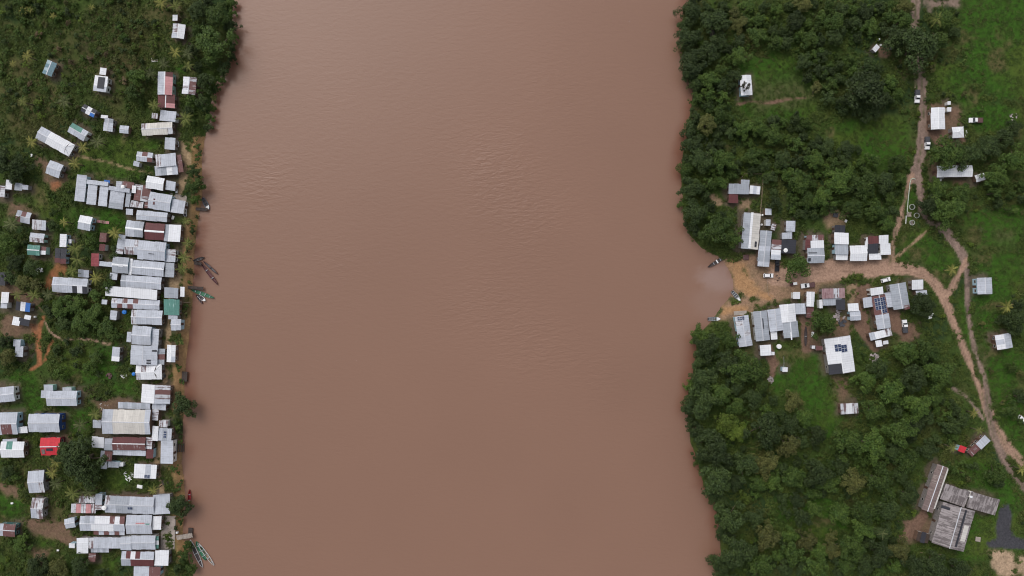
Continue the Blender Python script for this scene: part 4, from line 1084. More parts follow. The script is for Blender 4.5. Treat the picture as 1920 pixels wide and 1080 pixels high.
def where(px, py):
    b = min(LANDMARKS, key=lambda l: (l[0]-px)**2+(l[1]-py)**2); dx, dy = px-b[0], py-b[1]
    if hypot(dx, dy) < 14: return 'right at '+b[2]
    s = ''
    if abs(dy) > abs(dx)*.45: s = 'above' if dy < 0 else 'below'
    if abs(dx) > abs(dy)*.45: s += (' and ' if s else '') + ('left' if dx < 0 else 'right')
    if s in ('left', 'right'): s += ' of'
    elif 'and' in s: s += ' of'
    return s+' '+b[2]
PENDING = {}
def place_label(o, stem, px, py, cat, group):
    """labels made from look and nearest landmark; ties are ranked by distance once all are placed"""
    b = min(LANDMARKS, key=lambda l: (l[0]-px)**2+(l[1]-py)**2)
    PENDING.setdefault((stem, where(px, py)), []).append((hypot(px-b[0], py-b[1]), o)); o['category'] = cat; o['group'] = group
def flush_labels():
    for (stem, w), lst in PENDING.items():
        lst.sort(key=lambda t: t[0])
        for i, (_, o) in enumerate(lst):
            lab = f'{stem} {w}'
            if len(lst) > 1: lab = f'{stem}, ' + ('nearest one ' if i == 0 else f'{ORD[min(i,14)]} nearest one ') + w
            if len(lab.split()) > 16: lab = ' '.join(lab.replace(' and ', ' ').split()[:16])
            o['label'] = lab
TONE = {'d': 'dark green', 'm': 'green', 'l': 'light green', 'o': 'olive', 'b': 'brownish', 'G': 'greyish'}
TREES = []
SPEC = []
def tree(px, py, rpx, tone='m', hk=1.0):
    SPEC.append((px, py, rpx, tone, hk)); TREES.append((px, py, rpx))
def build_tree(px, py, rpx, tone, hk):
    rng = random
    r = rpx*GSD
    lib = BIG if rpx >= 17 else (MID if rpx >= 9.5 else SML)
    x, y = W(px, py, 2.4+r*1.9*hk*.65)
    crown, trunk = rng.choice(lib)
    shrub = r < 1.9
    nm = 'shrub' if shrub else 'tree'
    root = add(nm, None, None, (x, y, gz(x, y)-.02), rng.uniform(0, 2*pi))
    t = add('stem' if shrub else 'trunk', trunk, root); c = add('foliage' if shrub else 'crown', crown, root)
    for o in (t, c): o.scale = (r, r, r*hk)
    c.material_slots[0].link = 'OBJECT'; c.material_slots[0].material = LM[tone]
    sz = 'large ' if rpx >= 22 else ('small ' if rpx < 11 and not shrub else '')
    place_label(root, f'{sz}{TONE[tone]} {"shrub" if shrub else "broadleaf tree"}', px, py, nm, 'shrubs' if shrub else 'broadleaf trees')
HAND = [  # prominent single crowns
 (1318,758,30,'d',.95),(1345,845,32,'d',.95),(1438,806,36,'d',.85),(1480,835,25,'o',.85),(1345,900,34,'d',.9),(1400,872,28,'d',.9),(1437,872,27,'o',.85),(1372,975,30,'d',.95),(1385,1035,34,'d',.9),(1352,1062,24,'d',.95),(1440,1010,26,'o',.85),(1425,1062,28,'m',.9),
 (1490,1040,24,'m',.85),(1535,1065,26,'m',.85),(1490,895,24,'m',.85),(1535,885,28,'d',.85),(1588,830,30,'m',.9),(1635,835,30,'m',.85),(1685,812,30,'m',.85),(1600,905,26,'o',.85),(1650,900,28,'m',.85),(1700,868,24,'m',.85),(1620,960,26,'m',.85),(1665,955,24,'d',.85),(1600,1030,28,'m',.85),(1650,1040,26,'d',.85),(1400,935,14,'l',.9),(1385,978,11,'l',1),(1340,905,10,'l',1),(1485,820,9,'G',1),
 (1498,500,25,'m',.9),(1542,606,27,'m',.9),(1776,291,34,'m',.8),(1733,572,26,'d',.8),(1722,88,44,'d',.7),(1620,165,42,'d',.75),(1680,70,26,'d',.8),(1760,75,22,'m',.8),
 (336,762,25,'d',.8),(331,952,25,'d',.8),(398,82,36,'m',.7),(150,862,40,'d',.75),(165,890,26,'d',.8),(122,850,22,'d',.8),(430,45,16,'d',.9),(405,30,24,'m',.8),(370,20,20,'d',.8),(415,125,16,'d',.9),(382,150,18,'d',.9),
 (360,95,14,'d',.9),(375,190,15,'d',.9),(362,345,19,'m',.9),(360,318,14,'d',.9),(362,372,11,'m',.9),
 (1345,432,32,'m',.8),(1375,445,22,'m',.85),(1305,400,26,'d',.8),(1300,350,24,'d',.85),(1318,300,26,'d',.8),(1355,300,25,'m',.8),
 (1780,395,32,'m',.7),(1745,385,22,'d',.8),(1800,365,24,'m',.8),(1760,355,20,'m',.8),(1815,290,28,'d',.75),(1850,275,26,'d',.8),(1885,260,22,'d',.8),(1905,300,26,'m',.8),(1870,330,24,'m',.8),(1900,240,18,'d',.9),
 (1400,690,36,'m',.75),(1365,680,26,'d',.8),(1330,650,26,'d',.8),(1370,640,18,'m',.9),(1320,715,28,'d',.8),(1300,760,24,'d',.8),(1362,795,24,'l',.8),(1385,812,22,'l',.8),(1330,830,28,'d',.8),
 (1700,660,26,'m',.8),(1740,660,24,'m',.8),(1760,700,30,'m',.75),(1715,710,28,'d',.8),(1650,690,20,'d',.8),(1625,715,22,'m',.8),(1670,735,26,'m',.8),(1720,760,28,'m',.75),(1640,770,24,'m',.8),
 (1298,20,24,'d',.8),(1290,70,26,'d',.8),(1300,115,30,'d',.75),(1330,95,24,'d',.8),(1340,40,30,'d',.75),(1330,150,20,'m',.85),(1310,185,16,'m',.9),(1368,108,11,'l',1),(1333,195,13,'b',.9),(1336,60,9,'G',.9),
 (1400,160,8,'G',2.9),(1350,215,18,'m',.9),(1425,240,18,'m',.9),(1300,270,22,'d',.8),(1770,35,20,'m',.8),(1790,60,14,'d',.8),(1750,1060,30,'d',.7),(1800,1070,26,'d',.7),(1715,1065,24,'d',.8),
 (1905,600,24,'d',.8),(1885,600,15,'d',.9),(1910,570,16,'d',.8),(1900,690,12,'m',.9),(1895,770,18,'m',.8),(1915,745,16,'d',.8),(1870,890,22,'m',.7),(1875,905,14,'d',.8),
 (1470,300,20,'d',.8),(1450,255,22,'m',.8),(1500,340,24,'m',.8),(1530,300,20,'m',.8),(1570,340,28,'m',.75),(1620,350,28,'m',.75),(1660,340,22,'d',.8),(1640,300,16,'m',.9),(1600,390,22,'m',.8),(1545,370,22,'m',.8),(1640,395,22,'m',.8),(1515,375,18,'m',.8),
 (15,460,20,'m',.8),(5,300,26,'d',.8),(35,310,20,'d',.85),(30,330,16,'d',.9),(255,145,18,'m',.9),(250,175,18,'m',.9),(10,640,16,'d',.9),(15,670,18,'o',.8),
 (90,890,10,'d',1),(15,885,16,'d',.7),(28,895,10,'d',.7),(70,1060,24,'d',.7),(40,1020,18,'m',.7),(150,1060,20,'d',.7),(110,1062,20,'o',.7),(190,1075,14,'d',.8),
 (340,1050,16,'m',.7),(352,1070,14,'m',.7),(345,1030,12,'d',.7),(330,1068,10,'m',.8),(30,490,18,'d',.8),(60,500,18,'d',.8),(45,530,18,'o',.7),(70,535,16,'o',.7),(20,520,16,'d',.8),
 (115,575,22,'m',.6),(145,570,20,'m',.6),(175,590,22,'m',.6),(200,615,20,'m',.6),(150,605,20,'m',.6),(120,605,16,'d',.7),(215,630,14,'m',.7),(95,585,14,'d',.7),(180,555,14,'m',.7),(205,535,14,'m',.8),(205,520,10,'d',.8),
 (170,455,14,'m',.8),(100,400,10,'m',.8),(98,425,14,'m',.8),(215,465,10,'d',.8),(215,480,12,'d',.8),(140,380,8,'m',.9),(245,335,10,'m',.8),(270,330,12,'m',.8),
 (165,690,14,'d',.7),(180,670,16,'m',.6),(140,660,14,'m',.6),(110,700,14,'m',.6),(105,655,10,'d',.7),(125,640,9,'d',.6),
]
for t in HAND: tree(*t)
FOREST = [  # polygon, count cap, radius range, tones
 ([(1285,5),(1700,5),(1705,45),(1640,60),(1590,80),(1500,75),(1420,90),(1380,130),(1372,240),(1305,240),(1305,150),(1290,130)], 52, (12,21), 'ddmmmo'),
 ([(1530,95),(1640,115),(1690,140),(1690,205),(1600,215),(1535,190),(1500,120)], 22, (11,19), 'dddmmo'),
 ([(1295,245),(1500,215),(1530,250),(1690,305),(1695,340),(1668,420),(1600,425),(1500,400),(1450,385),(1440,325),(1380,325),(1350,350),(1385,460),(1335,460),(1300,430),(1290,300)], 52, (10,19), 'ddmmmm'),
 ([(1312,630),(1375,640),(1390,665),(1420,670),(1430,735),(1495,745),(1560,850),(1620,830),(1700,650),(1780,660),(1800,760),(1820,800),(1780,830),(1740,880),(1720,950),(1690,975),(1690,1080),(1360,1080),(1352,950),(1325,900),(1305,830),(1303,700)], 60, (13,24), 'dddmmmo'),
 ([(355,5),(428,0),(428,110),(397,180),(388,240),(350,250),(348,200),(370,140),(350,90)], 9, (8,14), 'dmm'),
 ([(1740,790),(1800,770),(1840,860),(1830,910),(1790,890),(1760,860)], 12, (6,12), 'mmol'),
 ([(1860,350),(1925,330),(1925,400),(1860,390)], 6, (8,16), 'mmo'),
]
rr = random.Random(11)
def along(pts, step):
    out = []; acc = 0
    for (ax, ay), (bx, by) in zip(pts[:-1], pts[1:]):
        L = hypot(bx-ax, by-ay); q = acc
        while q < L: t = q/L; out.append((ax+(bx-ax)*t, ay+(by-ay)*t)); q += step
        acc = q-L
    return out
# the tree belt that overhangs the right shore, and the bushes on the left bank
for (x, y) in along(RSH, 3.3):
    px, py = 960+x/GSD, 540-y/GSD
    if not (-15 < py < 1095) or 452 < py < 628: continue
    r = rr.uniform(13, 20); px += r*.62+rr.uniform(-3, 4)
    if any((px-a)**2+(py-b)**2 < ((r+c)*.5)**2 for a, b, c in TREES): continue
    tree(px, py, r, rr.choice('ddddmo'), rr.uniform(.75, .95))
for (x, y) in along(LSH, 1.9):
    px, py = 960+x/GSD, 540-y/GSD
    if not (-10 < py < 1080): continue
    r = rr.uniform(5, 9.2) if py > 250 else rr.uniform(9, 14)
    px -= (r*.9+rr.uniform(3, 12)) if py > 250 else r*.5
    if py > 250 and rr.random() < .45: continue
    if any(abs(py-q) < 7 for q in (392, 495, 540, 706, 840, 1006)): continue
    if any((px-a)**2+(py-b)**2 < ((r+c)*.55)**2 for a, b, c in TREES): continue
    if any(abs(px-h['cx']) < r*.7+h['L']/GSD/2 and abs(py-h['cy']) < r*.7+h['Wd']/GSD/2 for h in HOUSES if h['cx'] < 360): continue
    tree(px, py, r, rr.choice('ddmmmo'), rr.uniform(.5, .8) if py > 250 else .8)
for poly, cap, (r0, r1), tones in FOREST:
    xs = [p[0] for p in poly]; ys = [p[1] for p in poly]; n = 0
    for k in range(6000):
        if n >= cap: break
        px, py = rr.uniform(min(xs), max(xs)), rr.uniform(min(ys), max(ys)); r = rr.uniform(r0, r1)*(1 if k < 3000 else .8)
        if not inside(np.array([px]), np.array([py]), poly)[0]: continue
        if any((px-a)**2+(py-b)**2 < ((r+c)*.66)**2 for a, b, c in TREES): continue
        if any(hypot(px-h['cx'], py-h['cy']) < r*.8+.42*(h['L']+h['Wd'])/GSD*.62 for h in HOUSES): continue
        x, y = W(px, py, 2)
        j = int(np.searchsorted(gx, x)); i = int(np.searchsorted(gy, y))
        if 0 < i < nyg and 0 < j < nxg and (bare[i, j] > .6 and D[i, j] > 6): continue
        tree(px, py, r, rr.choice(tones), rr.uniform(.7, .95)); n += 1
SCRUB = [ # low single bushes one can tell apart in the open ground
 ([(0,0),(340,0),(345,90),(290,110),(240,200),(60,230),(0,230)], 100, (5.5,9.4), 'mmmmddolb'),
 ([(60,400),(240,440),(200,520),(100,520)], 8, (4,8), 'mmd'),
 ([(1700,100),(1920,200),(1920,420),(1820,400)], 8, (5,9), 'mmo'),
 ([(1560,860),(1740,900),(1680,1060),(1560,1070)], 12, (5,9.4), 'olmm'),
 ([(1830,600),(1920,640),(1920,830),(1870,790)], 8, (5,8), 'mmo'),
 ([(80,640),(230,650),(230,740),(100,740)], 8, (4,8), 'mmd'),
]
for poly, cap, (r0, r1), tones in SCRUB:
    xs = [p[0] for p in poly]; ys = [p[1] for p in poly]; n = 0
    for k in range(3000):
        if n >= cap: break
        px, py = rr.uniform(min(xs), max(xs)), rr.uniform(min(ys), max(ys)); r = rr.uniform(r0, r1)
        if not inside(np.array([px]), np.array([py]), poly)[0]: continue
        if any((px-a)**2+(py-b)**2 < ((r+c)*.8)**2 for a, b, c in TREES): continue
        if any(hypot(px-h['cx'], py-h['cy']) < r+.32*(h['L']+h['Wd'])/GSD for h in HOUSES): continue
        x, y = W(px, py, 2); j = int(np.searchsorted(gx, x)); i = int(np.searchsorted(gy, y))
        if bare[i, j] > .4: continue
        tree(px, py, r, rr.choice(tones), rr.uniform(.6, .9)); n += 1

_tall = sorted([t for t in SPEC if t[2]*GSD >= 1.9], key=lambda t: -t[2])
for t in _tall[:288]: build_tree(*t)
for t in SPEC:
    if t[2]*GSD < 1.9: build_tree(*t)
REST = _tall[288:]
# ------------------------------------------------------------ palms
PM = {'y': leaf_mat('palm_yellow', (.16,.17,.035), (.20,.18,.05)), 'g': leaf_mat('palm_green', (.095,.115,.026), (.125,.135,.034)), 'd': leaf_mat('palm_dark', (.060,.074,.026), (.085,.095,.034))}
def frond_mesh(seed):
    """unit frond along +X: a drooping midrib with two rows of leaflets"""
    rng = np.random.default_rng(seed); V = []; F = []
    n = 11; arch = lambda t: (t*(1-.12*t), 0, .22*t-.42*t*t)
    for i in range(n):
        t = .10+.9*i/(n-1); p = np.array(arch(t)); ln = .15*math.sin(pi*min(1, .16+t*.84))**.7+.03
        for sg in (-1, 1):
            q = p+np.array([ln*.55, sg*ln*(.95+.2*rng.random()), -.06-.05*rng.random()]); w = .038
            b = len(V); V += [tuple(p+(-w,0,0)), tuple(p+(w,0,.004)), tuple(q)]; F.append((b, b+1, b+2) if sg < 0 else (b+1, b, b+2))
    b = len(V)
    for i in range(6):
        t = i/5; p = arch(t); w = .018*(1-t)+.004; V += [(p[0], -w, p[2]+.01), (p[0], w, p[2]+.01)]
    for i in range(5): F.append((b+2*i, b+2*i+2, b+2*i+3, b+2*i+1))
    return V, F
FR = {}
for k in PM:
    FR[k] = [mesh('frond', *frond_mesh(s), PM[k]) for s in range(3)]
def palm_trunk(): 
    t = MB(); t.tube([(0,0,-.3),(.03,.02,.4),(.0,.05,.8),(.02,.0,1.0)], [.045,.034,.03,.034], 7); return t.mesh('trunk', M['trunk'], True)
PT = palm_trunk()
PALMS = [(52,105,12,'y'),(122,190,16,'d'),(303,6,14,'y'),(330,12,14,'g'),(328,98,13,'y'),(352,101,13,'d'),(307,119,12,'d'),(283,137,13,'d'),(351,123,12,'g'),(288,197,12,'g'),(347,222,17,'g'),
 (60,266,13,'y'),(156,277,13,'y'),(183,267,17,'d'),(141,306,14,'y'),(215,437,15,'y'),(25,420,18,'d'),(120,417,10,'y'),(142,465,16,'g'),(146,486,16,'g'),(137,508,14,'g'),(180,521,14,'y'),(33,553,12,'g'),(65,553,14,'g'),(91,552,13,'d'),
 (346,413,10,'g'),(346,455,12,'g'),(340,483,14,'g'),(339,505,13,'g'),(178,776,14,'g'),(150,797,15,'d'),(106,866,14,'y'),(99,886,13,'y'),(106,907,14,'d'),(152,895,15,'g'),(137,926,17,'g'),(166,924,15,'d'),(287,919,11,'y'),
 (1758,35,17,'g'),(1786,505,12,'y'),(1889,575,13,'y'),(1827,775,10,'y'),(1837,808,10,'g'),(1787,840,12,'g'),(1917,880,13,'y'),(336,640,9,'g'),(45,20,9,'y'),(57,19,7,'y'),(25,120,8,'y'),(100,30,7,'y'),(172,14,7,'y'),(45,190,11,'g'),(1655,1000,12,'d'),(1840,430,6,'d')]
PN = {'y': 'yellow green', 'g': 'green', 'd': 'dark green'}
for (px, py, rpx, k) in PALMS:
    r = rpx*GSD*1.10; ht = random.uniform(4.2, 6.0) if rpx > 9 else 2.0
    x, y = W(px, py, 2.4+ht); root = add('palm_tree', None, None, (x, y, gz(x, y)), random.uniform(0, 6.28))
    place_label(root, f'{PN[k]} star shaped palm', px, py, 'palm tree', 'palm trees')
    t = add('trunk', PT, root); t.scale = (ht, ht, ht)
    nf = random.choice((9, 10, 11))
    for i in range(nf):
        f = add('frond', random.choice(FR[k]), root, (.02*ht, 0, ht*.99)); s = r*random.uniform(.82, 1.08)
        f.rotation_euler = (random.uniform(-.25, .25), random.uniform(-.25, .12) if i % 2 else random.uniform(-.5, -.2), i*2*pi/nf+random.uniform(-.16, .16)); f.scale = (s, s*random.uniform(.85, 1.1), s)

# ------------------------------------------------------------ undergrowth nobody could count (instanced leaf tufts)
def tuft(seed, n, size, rad, hgt):
    rng = np.random.default_rng(seed); cs = [(rng.normal()*rad*.45, rng.normal()*rad*.45, hgt*rng.uniform(.3, .8)) for _ in range(5)]
    return leaf_cloud(cs, [rad*.5]*5, n, size, rng, up=.7, flat=.6)
def grass_tuft(seed):
    rng = np.random.default_rng(seed); V = []; F = []
    for i in range(34):
        a = rng.random()*6.28; q = .5*math.sqrt(rng.random()); x, y = q*cos(a), q*sin(a); l = .10+.16*rng.random(); b = rng.random()*6.28
        w = .035; n = len(V); dx, dy = cos(b), sin(b)
        V += [(x-dy*w, y+dx*w, 0), (x+dy*w, y-dx*w, 0), (x+dx*l*.8+dy*w*.5, y+dy*l*.8-dx*w*.5, l*.75), (x+dx*l*.8-dy*w*.5, y+dy*l*.8+dx*w*.5, l*.75)]; F.append((n, n+1, n+2, n+3))
    return np.array(V), np.array(F)
UG = bpy.data.collections.new('undergrowth_source')
def under_mat(name, base, alt, dry): 
    m = leaf_mat(name, base, alt, .22, .22); nt = m.node_tree; N = nt.nodes; L = nt.links
    # broad drifts of drier growth
    geo = N.new('ShaderNodeNewGeometry'); n1 = N.new('ShaderNodeTexNoise'); n1.inputs['Scale'].default_value = .06; n1.inputs['Detail'].default_value = 4; L.new(geo.outputs['Position'], n1.inputs['Vector'])
    r = N.new('ShaderNodeMapRange'); r.inputs[1].default_value = .52; r.inputs[2].default_value = .74; r.inputs[4].default_value = .7; L.new(n1.outputs['Fac'], r.inputs[0])
    mix1 = [n for n in N if n.bl_idname == 'ShaderNodeMix'][0]; out = [l for l in L if l.from_node == mix1][0]; tgt = out.to_socket
    mx = N.new('ShaderNodeMix'); mx.data_type = 'RGBA'; L.new(mix1.outputs[2], mx.inputs[6]); mx.inputs[7].default_value = (*dry, 1); L.new(r.outputs[0], mx.inputs[0]); L.new(mx.outputs[2], tgt)
    return m
UM = under_mat('undergrowth_leaves', (.046,.078,.014), (.078,.104,.018), (.098,.086,.028))
GMt = under_mat('grass_blades', (.042,.080,.013), (.064,.096,.016), (.084,.088,.026))
def src(name, V, F, m_):
    o = bpy.data.objects.new(name, np_mesh(name, V, F, [m_])); return o
def scatter(name, sources, P, S, label, cat):
    """one object: points that carry leaf tufts through geometry nodes"""
    c = bpy.data.collections.new(name+'_source')
    for s_ in sources: c.objects.link(s_)
    me = bpy.data.meshes.new(name); me.vertices.add(len(P)); me.vertices.foreach_set('co', P.astype(np.float32).ravel())
    a = me.attributes.new('size', 'FLOAT', 'POINT'); a.data.foreach_set('value', S.astype(np.float32))
    a = me.attributes.new('turn', 'FLOAT', 'POINT'); a.data.foreach_set('value', (RNG.random(len(P))*6.283).astype(np.float32))
    a = me.attributes.new('pick', 'INT', 'POINT'); a.data.foreach_set('value', RNG.integers(0, len(sources), len(P)).astype(np.int32))
    me.update(); o = add(name, me); kind(o, 'stuff'); tag(o, label, cat)
    ng = bpy.data.node_groups.new(name, 'GeometryNodeTree')
    ng.interface.new_socket('Geometry', in_out='INPUT', socket_type='NodeSocketGeometry'); ng.interface.new_socket('Geometry', in_out='OUTPUT', socket_type='NodeSocketGeometry')
    N = ng.nodes; L = ng.links; gi = N.new('NodeGroupInput'); go = N.new('NodeGroupOutput')
    ip = N.new('GeometryNodeInstanceOnPoints'); ci = N.new('GeometryNodeCollectionInfo'); ci.inputs['Collection'].default_value = c; ci.inputs['Separate Children'].default_value = True; ci.inputs['Reset Children'].default_value = True
    def attr(n_, t):
        q = N.new('GeometryNodeInputNamedAttribute'); q.data_type = t; q.inputs['Name'].default_value = n_; return q.outputs['Attribute']
    cx = N.new('ShaderNodeCombineXYZ'); L.new(attr('turn', 'FLOAT'), cx.inputs[2])
    L.new(gi.outputs[0], ip.inputs['Points']); L.new(ci.outputs[0], ip.inputs['Instance']); ip.inputs['Pick Instance'].default_value = True
    L.new(attr('pick', 'INT'), ip.inputs['Instance Index']); L.new(cx.outputs[0], ip.inputs['Rotation']); L.new(attr('size', 'FLOAT'), ip.inputs['Scale'])
    L.new(ip.outputs[0], go.inputs[0])
    md = o.modifiers.new('scatter', 'NODES'); md.node_group = ng
    return o
def field(A, x, y):
    j = np.clip(np.searchsorted(gx, x), 1, nxg-1); i = np.clip(np.searchsorted(gy, y), 1, nyg-1); return A[i, j]
def ztop(x, y): return field(GZ, x, y)
def joined(i):
    cm, tm = MID[i]; V = []; F4 = []
    v = np.zeros(len(cm.vertices)*3, np.float32); cm.vertices.foreach_get('co', v); return v.reshape(-1, 3), np.arange(len(cm.vertices)).reshape(-1, 4)
if REST:
    P = []
    for (px, py, rpx, tone, hk) in REST:
        x, y = W(px, py, 2.4+rpx*GSD*1.2); P.append((x, y, gz(x, y)-rpx*GSD*.35))
    rt = random.Random(5)
    for poly, cap, rng_, tones in FOREST[:4]:
        xs = [p[0] for p in poly]; ys = [p[1] for p in poly]
        for k in range(int(cap*(2.2 if poly is not FOREST[3][0] else 3.5))):
            px, py = rt.uniform(min(xs), max(xs)), rt.uniform(min(ys), max(ys)); r_ = rt.uniform(7, 14)
            if not inside(np.array([px]), np.array([py]), poly)[0]: continue
            if any(hypot(px-h['cx'], py-h['cy']) < r_+.36*(h['L']+h['Wd'])/GSD for h in HOUSES): continue
            x, y = W(px, py, 4)
            if field(bare, np.array([x]), np.array([y]))[0] > .35 or field(lawn, np.array([x]), np.array([y]))[0] > .5: continue
            P.append((x, y, gz(x, y)-r_*GSD*.45)); REST.append((px, py, r_, 'm', 1))
    scatter('thicket', [src('thicket_crown', *joined(i), LM['d' if i % 2 else 'm']) for i in range(6)], np.array(P), np.array([t[2]*GSD for t in REST]), 'small closely grown trees filling the gaps of the right bank woods', 'thicket')
rt = random.Random(9); P = []; S_ = []
for k in range(5200):
    x, y = rt.uniform(-205, 205), rt.uniform(-118, 118)
    a_ = np.array([x]), np.array([y])
    if field(D, *a_)[0] < 2 or field(bare, *a_)[0] > .25 or field(lawn, *a_)[0] > .35 or field(trod, *a_)[0] < 1.6: continue
    if fbm(*a_, 22, 3, 77)[0] < .42: continue
    s_ = rt.uniform(.55, 1.5)*(1.35 if x < -125 and y > 60 else 1); P.append((x, y, gz(x, y)-s_*.62)); S_.append(s_)
scatter('brush', [src('brush_crown', *(lambda v: (v.reshape(-1, 3), np.arange(len(v)//3).reshape(-1, 4)))(np.array([c for q in SML[i][0].vertices for c in q.co])), LM['mlmmdm'[i]]) for i in range(6)], np.array(P), np.array(S_), 'knee to head high brush spread over the open ground of both banks', 'brush')
n0 = 95000
X = RNG.uniform(-210, 210, n0); Y = RNG.uniform(-122, 122, n0)
k = field(D, X, Y) > .8; X, Y = X[k], Y[k]
dens = np.clip(1-1.3*field(bare, X, Y), 0, 1)*np.where(field(trod, X, Y) < .1, 0, 1)*(1-.88*field(lawn, X, Y))*(.25+.95*sstep(.34, .58, fbm(X, Y, 8, 3, 51)))
k = RNG.random(len(X)) < dens; X, Y = X[k], Y[k]
S = RNG.uniform(.55, 1.25, len(X))*(.6+.9*fbm(X, Y, 10, 3, 55))*np.where(field(lawn, X, Y) > .5, .6, 1)
scatter('undergrowth', [src('undergrowth_tuft', *tuft(i, 80, .19, .85, .42), UM) for i in range(6)], np.stack([X, Y, ztop(X, Y)-.05], 1), S, 'low weedy undergrowth covering both banks between houses and trees', 'undergrowth')
n0 = 90000
X = RNG.uniform(-205, 205, n0); Y = RNG.uniform(-118, 118, n0); k = field(D, X, Y) > .6; X, Y = X[k], Y[k]
dens = np.clip(1-1.2*field(bare, X, Y), 0, 1)*np.where(field(trod, X, Y) < .2, 0, 1)*(.25+.75*field(lawn, X, Y))
k = RNG.random(len(X)) < dens; X, Y = X[k], Y[k]
scatter('grass', [src('grass_tuft', *grass_tuft(i), GMt) for i in range(4)], np.stack([X, Y, ztop(X, Y)-.01], 1), RNG.uniform(.8, 1.7, len(X)), 'short green grass of the lawns and fields on both banks', 'grass')
flush_labels(); PENDING.clear()

print('TREES', len(TREES), 'big', sum(1 for t in TREES if t[2]*GSD>=1.9))

# ------------------------------------------------------------ vehicles
def prism(outline, y0, y1, inset=0.0):
    """side outline in XZ extruded across Y; upper points may be pulled in"""
    zs = [p[1] for p in outline]; zm = min(zs); zr = max(zs)-zm+1e-6; n = len(outline)
    V = [(x, y0+inset*(z-zm)/zr, z) for x, z in outline]+[(x, y1-inset*(z-zm)/zr, z) for x, z in outline]
    F = [tuple(range(n)), tuple(range(2*n-1, n-1, -1))]+[(i, i+n, (i+1) % n+n, (i+1) % n) for i in range(n)]
    return V, F
def wheel(root, x, y):
    t = MB().lathe([(.20,-.11),(.33,-.11),(.35,-.06),(.35,.06),(.33,.11),(.20,.11)], 16).mesh('tyre', M['tyre'])
    w = add('wheel', t, root, (x, y, .35)); w.rotation_euler = (pi/2, 0, 0)
    add('rim', MB().lathe([(.05,-.13),(.21,-.12),(.21,.12),(.05,.13)], 12).mesh('rim', M['rim']), w)
def lift_to(px, py, ang, z=2.0):
    x, y = W(px, py, z+1.2); return add('vehicle', None, None, (x, y, gz(x, y)+.02), -radians(ang))
def pickup(px, py, ang, label, bed='carmaroon', paint='carwhite', k=1.0):
    r = lift_to(px, py, ang); r.name = 'pickup_truck'; tag(r, label, 'pickup truck', 'pickup trucks'); r.scale = (k, k, k)
    w = .93
    add('body', mesh('body', *prism([(-.2,.42),(2.55,.42),(2.62,.62),(2.60,.92),(2.45,1.02),(1.25,1.10),(-.2,1.10)], -w, w, .05), M[paint]), r)
    add('cab', mesh('cab', *prism([(-.25,1.08),(1.28,1.10),(.72,1.70),(.55,1.75),(-.10,1.75),(-.25,1.68)], -w+.04, w-.04, .16), M[paint]), r)
    g = M['glass']
    add('windscreen', mesh('windscreen', [(1.30,-.80,1.13),(1.30,.80,1.13),(.76,.70,1.70),(.76,-.70,1.70),(1.26,-.8,1.11),(1.26,.8,1.11),(.72,.7,1.68),(.72,-.7,1.68)], BOXF[::-1], g), r)
    add('rear_window', mesh('rear_window', boxv(-.275,-.245,-.62,.62,1.2,1.6), BOXF, g), r)
    for s in (-1, 1):
        add('side_window', mesh('side_window', [(-.12,s*.895,1.18),(1.0,s*.895,1.18),(.66,s*.80,1.60),(-.12,s*.80,1.60)] + [(-.12,s*.86,1.18),(1.0,s*.86,1.18),(.66,s*.76,1.60),(-.12,s*.76,1.60)], BOXF, g), r)
        add('mirror', mesh('mirror', boxv(1.0,1.12,s*1.02-.1,s*1.02+.1,1.1,1.25), BOXF, M['carblack']), r)
        add('headlight', mesh('headlight', boxv(2.52,2.64,s*.70-.16,s*.70+.16,.72,.90), BOXF, M['lamp']), r)
        add('tail_light', mesh('tail_light', boxv(-2.68,-2.62,s*.84-.08,s*.84+.08,.7,1.0), BOXF, M['tail']), r)
        add('bed_side', mesh('bed_side', boxv(-2.62,-.32,s*.90-.05,s*.90+.05,.45,1.12), BOXF, M[bed]), r)
        wheel(r, 1.72, s*.83); wheel(r, -1.62, s*.83)
    add('bed_floor', mesh('bed_floor', boxv(-2.6,-.3,-.86,.86,.46,.62), BOXF, M[bed]), r)
    add('tailgate', mesh('tailgate', boxv(-2.66,-2.58,-.85,.85,.5,1.10), BOXF, M[bed]), r)
    add('bed_cover', mesh('bed_cover', *prism([(-2.56,.98),(-.36,.98),(-.36,1.06),(-1.4,1.12),(-2.56,1.05)], -.85, .85, .04), M[bed]), r)
    add('bumper', mesh('bumper', boxv(2.56,2.72,-.85,.85,.42,.62), BOXF, M['cardark']), r)
    return r
